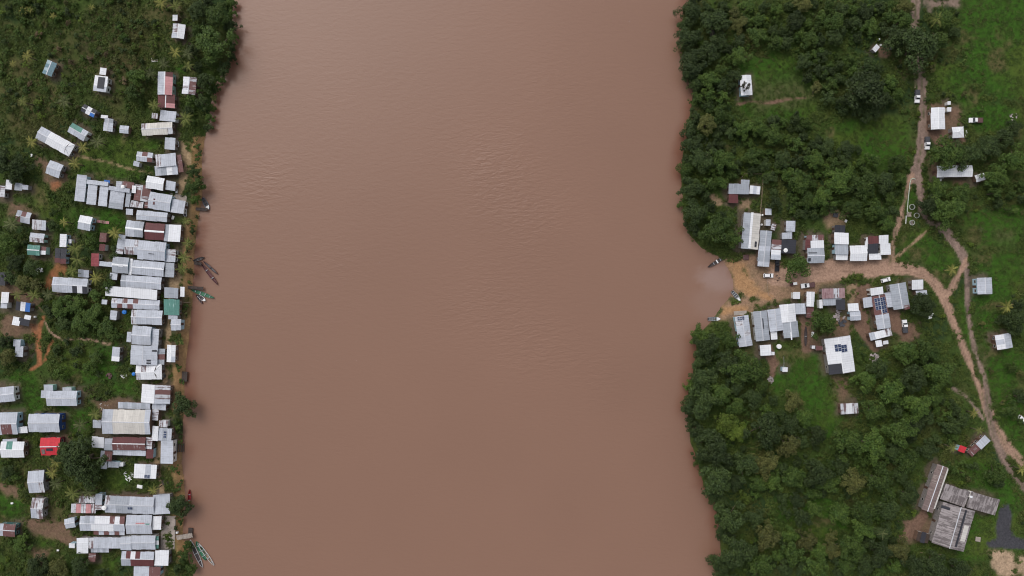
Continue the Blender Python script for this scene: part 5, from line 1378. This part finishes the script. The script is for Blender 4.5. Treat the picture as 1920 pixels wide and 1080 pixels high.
def suv(px, py, ang, label, paint='carwhite', k=1.0, cat='car'):
    r = lift_to(px, py, ang); r.name = 'car'; tag(r, label, cat, 'cars'); r.scale = (k, k, k); w = .88
    add('body', mesh('body', *prism([(-2.05,.36),(2.05,.36),(2.15,.60),(2.08,.86),(1.95,.95),(.95,1.04),(-2.0,1.06),(-2.12,.8)], -w, w, .05), M[paint]), r)
    add('cabin', mesh('cabin', *prism([(-2.0,1.03),(1.0,1.03),(.42,1.52),(.25,1.58),(-1.62,1.56),(-1.75,1.50)], -w+.05, w-.05, .14), M[paint]), r)
    g = M['glass']
    add('windscreen', mesh('windscreen', [(1.02,-.76,1.07),(1.02,.76,1.07),(.46,.66,1.53),(.46,-.66,1.53),(.98,-.76,1.05),(.98,.76,1.05),(.42,.66,1.51),(.42,-.66,1.51)], BOXF[::-1], g), r)
    add('rear_window', mesh('rear_window', [(-2.03,-.72,1.12),(-2.03,.72,1.12),(-1.80,.62,1.47),(-1.80,-.62,1.47),(-1.96,-.72,1.12),(-1.96,.72,1.12),(-1.72,.62,1.47),(-1.72,-.62,1.47)], BOXF, g), r)
    for s in (-1, 1):
        add('side_window', mesh('side_window', [(-1.7,s*.845,1.12),(.7,s*.845,1.12),(.32,s*.76,1.46),(-1.55,s*.76,1.46),(-1.7,s*.80,1.12),(.7,s*.80,1.12),(.32,s*.72,1.46),(-1.55,s*.72,1.46)], BOXF, g), r)
        add('roof_rail', mesh('roof_rail', boxv(-1.4,.1,s*.62-.025,s*.62+.025,1.56,1.62), BOXF, M['carblack']), r)
        add('headlight', mesh('headlight', boxv(2.02,2.14,s*.66-.15,s*.66+.15,.66,.84), BOXF, M['lamp']), r)
        add('tail_light', mesh('tail_light', boxv(-2.13,-2.05,s*.76-.08,s*.76+.08,.75,1.0), BOXF, M['tail']), r)
        wheel(r, 1.32, s*.80); wheel(r, -1.32, s*.80)
    return r
pickup(1721.5, 180, 92, 'white cabbed pickup with dark bed at the edge of the grey track', 'cardark', k=.92)
pickup(1740, 268, 91, 'white cabbed pickup with dark bed parked above the round tree', 'cardark', k=.90)
pickup(1831, 225, 180, 'white cabbed pickup with brown bed standing on the grass', 'carmaroon', k=.96)
pickup(1516, 535, 173, 'white cabbed pickup with maroon bed on the dirt road', 'carmaroon', k=.96)
pickup(1698, 612, 266, 'white cabbed pickup with black bed in the lower village yard', 'cardark', k=.92)
pickup(1459, 498, 272, 'black pickup parked under the upright banded shed', 'carblack', 'carblack', k=.80)
suv(1443, 516.5, 0, 'white car parked on the landing near the ochre slope', k=.88)
suv(1662, 525, -15, 'white car parked beside the large grey zinc house', k=.84)
suv(1919, 787, 40, 'white car cut by the right edge beside the bushes', k=.9)
# three-wheeler
x, y = W(1488.5, 532, 3); r = add('three_wheeler', None, None, (x, y, gz(x, y)+.02), radians(8)); tag(r, 'small three wheeled cargo motorcycle with pale cover on the landing', 'three wheeler')
add('cargo_box', MB().box(-1.1,.2,-.55,.55,.45,.55).box(-1.1,.2,-.60,-.54,.5,.95).box(-1.1,.2,.54,.60,.5,.95).box(-1.15,-1.08,-.55,.55,.5,.95).mesh('cargo_box', M['carmaroon']), r)
add('canopy', mesh('canopy', *prism([(-.35,1.62),(1.0,1.62),(1.05,1.68),(.4,1.78),(-.4,1.70)], -.52, .52, .06), M['white']), r)
add('front_fairing', mesh('front_fairing', *prism([(.75,.45),(1.3,.5),(1.25,.95),(.95,1.25),(.75,1.2)], -.3, .3, .08), M['carwhite']), r)
add('saddle', mesh('saddle', boxv(.25,.75,-.2,.2,.7,.85), BOXF, M['carblack']), r)
for s in (-1, 1):
    add('canopy_post', mesh('canopy_post', boxv(.85,.9,s*.45-.025,s*.45+.025,.9,1.62), BOXF, M['alu']), r); add('canopy_post', mesh('canopy_post', boxv(-.32,-.27,s*.45-.025,s*.45+.025,.9,1.62), BOXF, M['alu']), r)
    w = add('wheel', MB().lathe([(.1,-.06),(.28,-.05),(.28,.05),(.1,.06)], 14).mesh('wheel', M['tyre']), r, (-.7, s*.62, .28)); w.rotation_euler = (pi/2, 0, 0)
w = add('wheel', MB().lathe([(.1,-.05),(.28,-.04),(.28,.04),(.1,.05)], 14).mesh('wheel', M['tyre']), r, (1.15, 0, .28)); w.rotation_euler = (pi/2, 0, 0)

# ------------------------------------------------------------ boats
def boat(px, py, Lp, Wp, ang, hull, label, seats=4, blunt=False, deck=None, inner='bilge', name='canoe', z=.02, tilt=0, deep=.45):
    x, y = W(px, py, .4); L, Wd = Lp*GSD, Wp*GSD
    g = gz(x, y); r = add(name, None, None, (x, y, max(z, g+.03)), -radians(ang)); tag(r, label, 'boat', 'boats'); r.rotation_euler[1] = tilt
    n = 15; st = []
    for i in range(n):
        t = i/(n-1); u = 2*t-1
        w = (1-abs(u)**2.6)**.75
        if blunt and u < 0: w = max(w, .80)
        w = max(w, .05); sheer = .20*abs(u)**2.4
        st.append((u*L/2, w*Wd/2, deep+sheer*(.4 if blunt and u < 0 else 1)))
    V = []; F = []; m = 7
    for (sx, hw, zt) in st:
        th = min(.11, hw*.4)
        # outer bottom, outer rims, inner rims, inner floor
        V += [(sx,-hw,zt),(sx,-hw*.72,-.12),(sx,0,-.20),(sx,hw*.72,-.12),(sx,hw,zt),(sx,hw-th,zt),(sx,-hw+th,zt)]
    for i in range(n-1):
        a = i*m; b = a+m
        for q in range(m):
            if q == 5: continue
            F.append((a+q, a+(q+1) % m, b+(q+1) % m, b+q))
    F.append((0,6,5,4,3,2,1)); e = (n-1)*m; F.append(tuple(e+q for q in (1,2,3,4,5,6,0)))
    add('hull', mesh('hull', V, F, M[hull]), r)
    V = []; F = []
    for (sx, hw, zt) in st:
        th = min(.11, hw*.4); V += [(sx,-hw+th,zt-.01),(sx,-hw*.66,.05),(sx,hw*.66,.05),(sx,hw-th,zt-.01)]
    for i in range(n-1):
        a = i*4; b = a+4
        for q in range(3): F.append((a+q, b+q, b+q+1, a+q+1))
    add('inside', mesh('inside', V, F, M[inner]), r)
    for k in range(seats):
        t = (k+.9)/(seats+.8)*2-1; hw = (1-abs(t)**2.6)**.75*Wd/2
        add('thwart', mesh('thwart', boxv(t*L/2-.13, t*L/2+.13, -hw+.03, hw-.03, deep-.10, deep-.05), BOXF, M['hull_grey' if inner != 'bilge' or hull == 'hull_grey' else 'wooddark']), r)
    if deck:
        V = []; F = []
        for i in range(n-5, n):
            sx, hw, zt = st[i]; V += [(sx,-hw+.02,zt+.015),(sx,hw-.02,zt+.015)]
        for i in range(4): F.append((2*i, 2*i+2, 2*i+3, 2*i+1))
        k = len(V); V += [(vx,vy,vz-.05) for vx,vy,vz in V]; F += [tuple(q+k for q in f[::-1]) for f in F]; F += [(0,1,1+k,k)]
        add('bow_deck', mesh('bow_deck', V, F, M[deck]), r)
    if blunt:
        o = MB(); o.box(-L/2-.28,-L/2+.02,-.13,.13,.35,.72).box(-L/2-.2,-L/2-.05,-.05,.05,-.2,.36); add('outboard_motor', o.mesh('outboard_motor', M['carblack']), r)
    return r
boat(372.6, 486, 22, 6, -18, 'hull_dark', 'short dark canoe lying by the bank palms', 3)
boat(393, 514, 50, 6.5, 52, 'hull_maroon', 'longer of two maroon canoes below the short dark canoe', 2, inner='hull_maroon')
boat(395, 502, 36, 5, 42, 'hull_maroon', 'slimmer maroon canoe lying against the longer one', 1)
boat(380, 551, 46, 7, 20, 'hull_green', 'long green canoe moored by the dark jetty', 4, inner='hull_green')
boat(378.5, 559, 17, 7, 38, 'hull_white', 'small white boat beside the long green canoe', 2, blunt=True, deck='hull_white', name='motorboat')
boat(373.5, 561, 21, 4.2, 54, 'hull_maroon', 'small maroon canoe left of the small white boat', 2)
boat(386, 382, 24, 8, 60, 'hull_blue', 'blue grey motorboat tied below the bank shrubs', 3, blunt=True, deck='hull_white', name='motorboat', z=.03)
boat(352, 402, 12, 6.5, 80, 'hull_white', 'little white rowing boat pulled up by the terrace roof', 2, name='rowing_boat')
boat(337.5, 271, 14, 6, 75, 'hull_white', 'white dinghy lying on the sandy path beside the squarish zinc shed', 3, name='rowing_boat')
boat(354.8, 938, 40, 6.0, 92, 'hull_red', 'red canoe lying along the bank beside the dark tree', 3, inner='hull_red')
boat(368, 1038, 57, 8, 65, 'hull_white', 'long white canoe at the lower left jetty', 3, inner='hull_dark')
boat(377, 1033, 40, 9, 62, 'hull_green', 'green canoe between two pale canoes', 3, inner='hull_green')
boat(386, 1039, 52, 6.5, 54, 'hull_white', 'slim white canoe with timber inside, rightmost at the lower jetty', 5, inner='wood')
LONGC = boat(1344.4, 490.5, 40, 6.5, -31, 'hull_dark', 'long dark canoe with a white seat at the right landing', 2, inner='hull_dark', deck=None)
boat(1380, 555, 23, 7.5, 49, 'hull_grey', 'grey boat with pale bow beached on the ochre slope', 5, blunt=True, deck='hull_white', name='motorboat')
boat(1339, 598, 23, 7.5, 0, 'hull_grey', 'grey boat with pale bow floating below the landing', 5, blunt=True, deck='hull_white', name='motorboat')
boat(1507, 630, 36, 5, 91, 'hull_dark', 'old dark canoe lying in the yard beside the round tree', 1, inner='hull_dark')
# white thwart on the long dark canoe
add('plank_seat', mesh('plank_seat', boxv(-.2,.25,-.72,.72,.46,.52), BOXF, M['white']), LONGC)

# ------------------------------------------------------------ jetties, slabs, stairs
def jetty(px, py, Lp, Wp, ang, label, deckmat='wood', z=.9, name='jetty'):
    x, y = W(px, py, z); L, Wd = Lp*GSD, Wp*GSD; r = add(name, None, None, (x, y, 0), -radians(ang)); tag(r, label, 'jetty', 'jetties')
    n = max(3, int(L/.55)); 
    for i in range(n):
        a = -L/2+L*i/n; me = mesh('plank', boxv(a+.02, a+L/n-.02, -Wd/2+random.uniform(0,.05), Wd/2-random.uniform(0,.05), z, z+.05+random.uniform(0,.015)), BOXF, M[deckmat]); add('plank', me, r)
    for s in (-1, 1):
        add('beam', mesh('beam', boxv(-L/2, L/2, s*Wd*.36-.06, s*Wd*.36+.06, z-.14, z-.005), BOXF, M['wooddark']), r)
        for t in (-.45, 0, .45):
            add('pile', MB().tube([(t*L, s*Wd*.40, -1.6), (t*L, s*Wd*.40, z+.25)], .08, 7).mesh('pile', M['wooddark']), r)
jetty(342.5, 1006.5, 37, 9, -9, 'grey timber jetty from the concrete landing', 'concrete', 1.6)
jetty(357, 996, 8, 13, 5, 'small dark landing raft at the end of the grey jetty', 'wooddark', .5, 'raft')
jetty(356, 539, 50, 6, 4, 'narrow dark jetty beside the bright white awning strip', 'wooddark', 1.2)
jetty(375, 392, 28, 6, 3, 'narrow dark jetty beside the blue grey motorboat', 'wooddark', 1.0)
jetty(346, 706, 10, 19, 4, 'small dark mooring deck below the white hut', 'wooddark', 1.0)
jetty(371, 494, 14, 6, 8, 'short dark plank landing at the head of the maroon canoes', 'wooddark', .9)
x, y = W(313, 1000, 3); zb = gz(x, y)
sl = add('concrete_landing', MB().box(-2.6,2.6,-6.2,6.2,-2.5,.12).mesh('concrete_landing', M['concrete']), None, (x, y, zb), radians(-2)); tag(sl, 'worn concrete terrace in front of the lower left houses', 'terrace')
x, y = W(331, 375, 3); sl = add('concrete_landing', MB().box(-3.2,3.2,-2.2,2.2,-2.0,.08).mesh('concrete_landing', M['concrete']), None, (x, y, gz(x, y)), radians(-10)); tag(sl, 'small grey paved strip behind the bank shrubs', 'terrace')
x, y = W(1390, 587, 2); sl = add('concrete_landing', MB().box(-2.4,2.4,-.75,.75,-1,.16).mesh('concrete_landing', M['concrete']), None, (x, y, gz(x, y)), radians(4)); tag(sl, 'bare concrete slab above the waterside zinc house', 'slab')
# ramp of the pink ramp house
x, y = W(192, 416, 2.8); r = add('walkway', None, None, (x, y, gz(x, y)), -radians(8)); tag(r, 'pinkish plank ramp leading off the white house on green lawn', 'walkway')
for i in range(9): add('plank', mesh('plank', boxv(-2.5+i*.56, -2.5+i*.56+.5, -.5, .5, .15, .22), BOXF, RM['p'] if i % 3 else M['wood']), r)
# stairs on the left bank
x, y = W(337, 840, 1.2); r = add('bank_stairs', None, None, (x, y, 0), 0); tag(r, 'dark wooden stairs down the sandy bank beside the upright zinc roof', 'stairs')
for i in range(5): add('tread', mesh('tread', boxv(-1.2+i*.5, -1.2+i*.5+.42, -1.5, 1.5, 2.2-i*.42, 2.28-i*.42), BOXF, M['wooddark']), r)
for s in (-1, 1): add('stringer', MB().tube([(-1.3, s*1.35, 2.15), (1.3, s*1.35, .2)], .09, 5).mesh('stringer', M['wooddark']), r)

# ------------------------------------------------------------ tanks, rings, pipes, clutter
def barrel(px, py, rp, label, m_, z=0, hh=1.1, name='barrel', cat='barrel'):
    x, y = W(px, py, 3+z); r_ = rp*GSD; base = gz(x, y)+z
    o = add(name, None, None, (x, y, base)); tag(o, label, cat, cat+'s')
    add('tank_body', MB().lathe([(r_*.92,0),(r_,.06),(r_,hh*.5),(r_*1.03,hh*.52),(r_,hh*.56),(r_*.98,hh*.9),(r_*.6,hh)], 18).mesh('tank_body', m_, False), o)
    add('lid', MB().lathe([(r_*.4,hh),(r_*.4,hh+.08),(r_*.2,hh+.1)], 14).mesh('lid', m_), o)
barrel(234, 585, 4, 'blue water barrel on the grass between zinc roofs', M['bluep'])
barrel(251, 701, 3.2, 'blue tank at the left of the white hipped roof', M['bluep'])
barrel(231.5, 350.5, 3.4, 'round white tank above the rightmost parallel unit', M['white'], 2.6)
barrel(195.6, 952, 4.2, 'round white tank on the longest zinc roof', M['white'], 3.3, .8)
barrel(1462, 650, 4.4, 'pale round tank right of the white square hut', M['white'])
barrel(1430.5, 403, 1.8, 'small white drum beside the long cream roof', M['white'])
barrel(1429, 421, 2.0, 'lower white drum beside the long cream roof', M['white'])
barrel(1649, 73.5, 1.8, 'small white drum above the tilted white hut', M['white'])
barrel(67, 594, 1.8, 'small white drum beside the red yard', M['white'])
barrel(1475, 469, 4.0, 'white round bundle on the dark weathered roof', M['white'], 2.4, .5, 'bundle', 'bundle')
for i, (px, py, rp, lab) in enumerate([(1711,388,5.2,'upper concrete ring in the grass beside the white pipe'),(1719.5,404,5,'middle concrete ring joined to the brown basin'),(1710.5,417.5,4.8,'lower concrete ring, half filled, beside the white pipe')]):
    x, y = W(px, py, 2.5); R_ = rp*GSD; o = add('concrete_ring', None, None, (x, y, gz(x, y))); tag(o, lab, 'concrete ring', 'concrete rings')
    q = MB(); n = 28
    for k, (rr_, z_) in enumerate([(R_,-.2),(R_,.5),(R_*.86,.5),(R_*.86,-.2)]):
        for j in range(n): q.v.append((rr_*cos(2*pi*j/n), rr_*sin(2*pi*j/n), z_))
    for k in range(3):
        for j in range(n): a = k*n+j; b = k*n+(j+1) % n; q.f.append((a, b, b+n, a+n))
    add('rim_wall', q.mesh('rim_wall', mat('ring_concrete%d' % i, (.40,.42,.38), .9, var=.2)), o)
    add('fill', MB().lathe([(R_*.85,-.1),(R_*.85,[.05,.06,.3][i])], 24).mesh('fill', mat('ring_fill%d' % i, [(.035,.05,.02),(.05,.055,.03),(.16,.14,.13)][i], .9, var=.4)), o)
x, y = W(1706, 402, 2.5); o = add('basin', MB().box(-.8,.8,-.75,-.6,-.2,.4).box(-.8,.8,.6,.75,-.2,.4).box(-.95,-.8,-.75,.75,-.2,.4).box(-.8,.8,-.6,.6,-.2,.1).mesh('basin', M['concrete']), None, (x, y, gz(x, y))); tag(o, 'brown rectangular basin between the concrete rings', 'basin')
def pipe(pts, rad, label, m_, name='pipe', cat='pipe', z=.25):
    P = [(*W(px, py, 2.4), 0) for px, py in pts]; P = [(x, y, gz(x, y)+z) for x, y, _ in P]; o = add(name, MB().tube(P, rad, 6).mesh(name, m_)); tag(o, label, cat)
pipe([(1717,336),(1713,334),(1709,336),(1707,343),(1705,360),(1703,380),(1701.5,396),(1704,399)], .16, 'long pale pipe running down beside the track to the basin', mat('pipe_pale', (.50,.56,.46), .6, var=.2))
pipe([(1699.5,404),(1699,412),(1698.5,420)], .14, 'short pale pipe below the basin', M['white'])
pipe([(98,722),(101,733),(103,730)], .09, 'leaning pale pole above the mint porch house', M['wood'], 'pole', 'pole', .9)
pipe([(104,1058),(112,1048),(118,1043)], .12, 'pale fallen log in the lower left scrub', M['wood'], 'log', 'log')
pipe([(1720,1036),(1745,1038),(1768,1040)], .10, 'pale pole lying below the old hall', M['wood'], 'pole', 'pole')
pipe([(1452,560),(1443,553),(1441,535),(1441,505)], .08, 'pale hose across the landing beside the white car', M['wood'], 'hose', 'hose', .06)
pipe([(338,566),(346,567),(353,567)], .08, 'thin pole over the bank right of the green roof', M['wood'], 'pole', 'pole', .5)
pipe([(1468,668),(1468.5,680),(1468,690)], .05, 'thin wire line to the white clearing roof', M['alu'], 'wire', 'wire', 1.5)
def fence(pts, label, hgt=1.3):
    P = [W(px, py, 2.6) for px, py in pts]; r = add('fence', None, None, (P[0][0], P[0][1], gz(*P[0]))); tag(r, label, 'fence', 'fences'); x0, y0 = P[0]; z0 = gz(x0, y0)
    for (ax, ay), (bx, by) in zip(P[:-1], P[1:]):
        L = hypot(bx-ax, by-ay); n = max(1, int(L/2.0)); a = atan2(by-ay, bx-ax)
        for i in range(n+1):
            t = i/n; x = ax+(bx-ax)*t; y = ay+(by-ay)*t; add('fence_post', mesh('fence_post', boxv(-.07,.07,-.07,.07,-.3,hgt), BOXF, M['wood']), r, (x-x0, y-y0, gz(x, y)-z0), a)
        for zz in (.45, 1.1):
            add('rail', MB().tube([(ax-x0, ay-y0, gz(ax, ay)-z0+zz), (bx-x0, by-y0, gz(bx, by)-z0+zz)], .05, 4).mesh('rail', M['wood']), r)
fence([(1391,332),(1396,326),(1432,326),(1430,350),(1426,400)], 'wooden fence round the yard of the grey L shaped house')
fence([(1714,138),(1715,165)], 'thin fence along the left side of the grey track')
def pile_of(px, py, rp, n, label, m_, name, piece, cat, size=(.25, .6), flatk=.5, lenk=1.0):
    x, y = W(px, py, 2.4); r = add(name, None, None, (x, y, gz(x, y))); tag(r, label, cat)
    for i in range(n):
        a = random.uniform(0, 6.28); q = rp*GSD*math.sqrt(random.random()); s = random.uniform(*size)
        V = [(vx*s*lenk*random.uniform(.7, 1.2), vy*s*random.uniform(.5, 1.1), vz*s*flatk) for vx, vy, vz in boxv(-.5,.5,-.5,.5,0,1)]
        p = add(piece, mesh(piece, V, BOXF, m_), r, (q*cos(a), q*sin(a), .02+.25*max(0, 1-q/(rp*GSD))*random.random()), random.uniform(0, 6.28)); p.rotation_euler[0] = random.uniform(-.3, .3)
pile_of(1446.5, 713, 6, 40, 'pinkish heap of rubble below the white square hut', M['rubble'], 'rubble_heap', 'stone', 'rubble heap')
pile_of(1640, 672, 9, 30, 'scattered scrap heap right of the big solar roof', M['rubble'], 'scrap_heap', 'scrap', 'scrap heap', (.3, .9), .25)
pile_of(1572, 592, 12, 26, 'white and dark scraps between the round tree and torn tarp house', M['rubble'], 'scrap_heap', 'scrap', 'scrap heap', (.3, .9), .2, 1.6)
pile_of(1580, 606, 6, 16, 'dark scrap heap above the big solar roof', M['cardark'], 'scrap_heap', 'scrap', 'scrap heap', (.5, 1.3), .4)
pile_of(206, 704, 5, 14, 'rusty junk heap at the edge of the left lawn', M['carmaroon'], 'junk_heap', 'scrap', 'junk heap', (.3, .9), .5)
pile_of(233, 704, 6, 12, 'white junk beside the blue tank', M['white'], 'junk_heap', 'scrap', 'junk heap', (.25, .7), .4)
pile_of(75, 508, 7, 14, 'dark and white junk among the left trees', M['white'], 'junk_heap', 'scrap', 'junk heap', (.25, .8), .4)
pile_of(1901, 217, 8, 14, 'pale scattered scraps by the right edge bushes', M['rubble'], 'scrap_heap', 'scrap', 'scrap heap', (.2, .7), .3)
pile_of(241, 893, 10, 16, 'loose white planks left of the blue solar panel house', M['white'], 'plank_heap', 'scrap', 'plank heap', (.2, .5), .2, 3.2)
pile_of(1768, 340, 9, 12, 'white bits under the tree below the long white roof', M['white'], 'scrap_heap', 'scrap', 'scrap heap', (.4, 1.1), .4)
pile_of(340, 308, 5, 18, 'reddish clutter along the rusty bank awning', M['carmaroon'], 'junk_heap', 'scrap', 'junk heap', (.3, .8), .4)
pile_of(196, 758, 10, 14, 'white litter on brown earth above the cream roof', M['white'], 'litter', 'scrap', 'litter', (.10, .26), .3)
pile_of(310, 905, 4, 16, 'brown logs on the bank right of the solar panel house', M['wooddark'], 'log_heap', 'log', 'log heap', (.4, 1.4), .3)
pile_of(307, 706, 5, 18, 'dark clutter in front of the white hipped roof', M['cardark'], 'junk_heap', 'scrap', 'junk heap', (.3, .9), .4)
x, y = W(289.5, 112, 2.6); r = add('board_stack', None, None, (x, y, gz(x, y)), radians(4)); tag(r, 'stack of pale boards above the pink and white house', 'board stack')
for i in range(6): add('board', mesh('board', boxv(-1.2,1.2,-.8+i*.28,-.8+i*.28+.22,.1+.03*(i % 2),.2+.03*(i % 2)), BOXF, M['wood'] if i % 2 else M['white']), r)
def sack(px, py, wp, hp, ang, label, m_='white', hh=.5, name='crate', cat='crate'):
    x, y = W(px, py, 2.5); o = add(name, None, None, (x, y, gz(x, y)), -radians(ang)); tag(o, label, cat, cat+'s'); w, d_ = wp*GSD/2, hp*GSD/2
    q = MB().box(-w,w,-d_,d_,0,hh*.85); add('box_body', q.mesh('box_body', M[m_]), o)
    add('lid', mesh('lid', [(-w-.03,-d_-.03,hh*.85),(w+.03,-d_-.03,hh*.85),(w+.03,d_+.03,hh*.85),(-w-.03,d_+.03,hh*.85),(-w*.8,-d_*.8,hh),(w*.8,-d_*.8,hh),(w*.8,d_*.8,hh),(-w*.8,d_*.8,hh)], BOXF, M[m_]), o)
sack(1744.5, 595, 7, 5, -12, 'larger of two white boxes on the grass right of the lower pickup', hh=.4)
sack(1749, 590, 5, 4, -12, 'smaller of two white boxes on the grass right of the lower pickup', hh=.4)
sack(1813, 250, 4, 14, 5, 'long white panel leaning beside the hipped white house', hh=.3, name='panel', cat='panel')
sack(1671, 90.5, 5, 3.5, -20, 'little white box right of the brown clearing', hh=.4)
sack(1652, 84, 3, 3, 0, 'tiny white box between drum and tilted hut', hh=.4)
sack(1429, 718, 4, 8, 20, 'pale yellow bin left of the pink rubble', hh=.5, name='bin', cat='bin')
sack(1525, 627, 4, 9, 8, 'white kayak shaped sack left under the round tree', hh=.4, name='sack', cat='sack')
sack(61, 292, 3, 5, 20, 'small white box beside the red earth ring', hh=.6)
sack(110, 1031, 4, 3, 0, 'small white box beside the white square bottom roof', hh=.5)
sack(24, 943, 4, 3, -5, 'small white box on the left lawn', hh=.5)
sack(331, 359, 3, 6, 0, 'white crate right of the pale shed by the bank', hh=.6)
sack(324, 408, 4, 7, 15, 'white bench behind the little rowing boat', hh=.5, name='bench', cat='bench')
sack(263, 912, 10, 6, 8, 'pale table below the blue solar panel house', hh=.7, name='table', cat='table')
sack(1587, 414, 4, 5, 25, 'white scrap sack behind the white and grey house', hh=.4, name='sack', cat='sack')
sack(330, 1000, 3.4, 3.4, 0, 'white bollard at the head of the grey jetty', hh=1.0, name='bollard', cat='bollard')
sack(1834.5, 1011.5, 9, 8, 8, 'small square well frame in the grass right of the old hall', 'concrete', .4, 'well', 'well')
sack(1567, 403, 8, 8, 10, 'dark bin behind the dark rear roof', 'cardark', .8, 'bin', 'bin')
sack(1401, 482, 9, 10, 90, 'reddish brown cart below the long cream roof', 'carmaroon', .7, 'cart', 'cart')

# ------------------------------------------------------------ people (one continuous skinned body each)
def person(px, py, ang, cloth, label, step=.12):
    x, y = W(px, py, 2.6)
    J = [(0,0,.93),(0,0,1.12),(0,0,1.32),(0,.0,1.46),(.01,0,1.55),(.02,0,1.66),            # pelvis, waist, chest, neck, jaw, crown
         (0,.19,1.40),(-.04,.25,1.14),(.06,.25,.92),(.10,.25,.83), (0,-.19,1.40),(.04,-.25,1.14),(.14,-.25,.95),(.18,-.24,.87),
         (step*.4,.10,.86),(step,.11,.48),(step*.5,.11,.08),(step*.5+.16,.12,.04), (-step*.4,-.10,.86),(-step*.2,-.11,.48),(-step,-.11,.08),(-step+.16,-.12,.04)]
    Rr = [.15,.13,.16,.06,.10,.10,.07,.05,.04,.045,.07,.05,.04,.045,.10,.07,.05,.05,.10,.07,.05,.05]
    E = [(0,1),(1,2),(2,3),(3,4),(4,5),(2,6),(6,7),(7,8),(8,9),(2,10),(10,11),(11,12),(12,13),(0,14),(14,15),(15,16),(16,17),(0,18),(18,19),(19,20),(20,21)]
    me = bpy.data.meshes.new('person'); me.from_pydata(J, E, []); me.materials.append(M[cloth]); 
    o = add('person', me, None, (x, y, gz(x, y)), -radians(ang)); tag(o, label, 'person', 'people standing on the landing')
    sk = o.modifiers.new('skin', 'SKIN'); 
    for i, v in enumerate(me.skin_vertices[0].data if me.skin_vertices else []): v.radius = (Rr[i], Rr[i])
    if not me.skin_vertices:
        me.attributes.new('skin', 'FLOAT', 'POINT')
    o.modifiers.new('sub', 'SUBSURF').levels = 1; o.modifiers['sub'].render_levels = 1
    hd = MB().lathe([(.02,1.50),(.085,1.54),(.10,1.62),(.098,1.68),(.07,1.74),(.02,1.765)], 12, (.02, 0)); add('head', hd.mesh('head', M['skin'], True), o)
    q = MB().box(.10,.145,-.012,.012,1.60,1.645); add('nose', q.mesh('nose', M['skin']), o)
    add('hair', MB().lathe([(.108,1.645),(.112,1.69),(.08,1.755),(.02,1.785)], 12, (.005, 0)).mesh('hair', M['hair'], True), o)
    return o
person(1456.5, 517, 40, 'cl0', 'person in dark clothes standing nearest the white car on the landing')
person(1461.5, 521, 200, 'cl1', 'person in grey clothes, rightmost of the three on the landing')
person(1458.5, 525.5, 300, 'cl2', 'person in brown clothes, lowest of the three on the landing')
# foam flecks drifting on the river
x_ = [(712,492),(668,676),(1180,40)]
for i, (px, py) in enumerate(x_):
    x, y = W(px, py); s = random.uniform(.2, .32)
    V = [(s*random.uniform(.5, 1.2)*cos(k*pi/4), s*.6*random.uniform(.5, 1.2)*sin(k*pi/4), 0) for k in range(8)]; V += [(vx*.7, vy*.7, .06) for vx, vy, _ in V]
    o = add('foam_fleck', mesh('foam_fleck', V, [tuple(range(8, 16))]+[(k, (k+1) % 8, (k+1) % 8+8, k+8) for k in range(8)], mat('foam%d' % i, (.36,.27,.23), .8)), None, (x, y, .02)); place_label(o, 'pale foam fleck drifting on the river,', px, py, 'foam', 'foam flecks')
flush_labels()
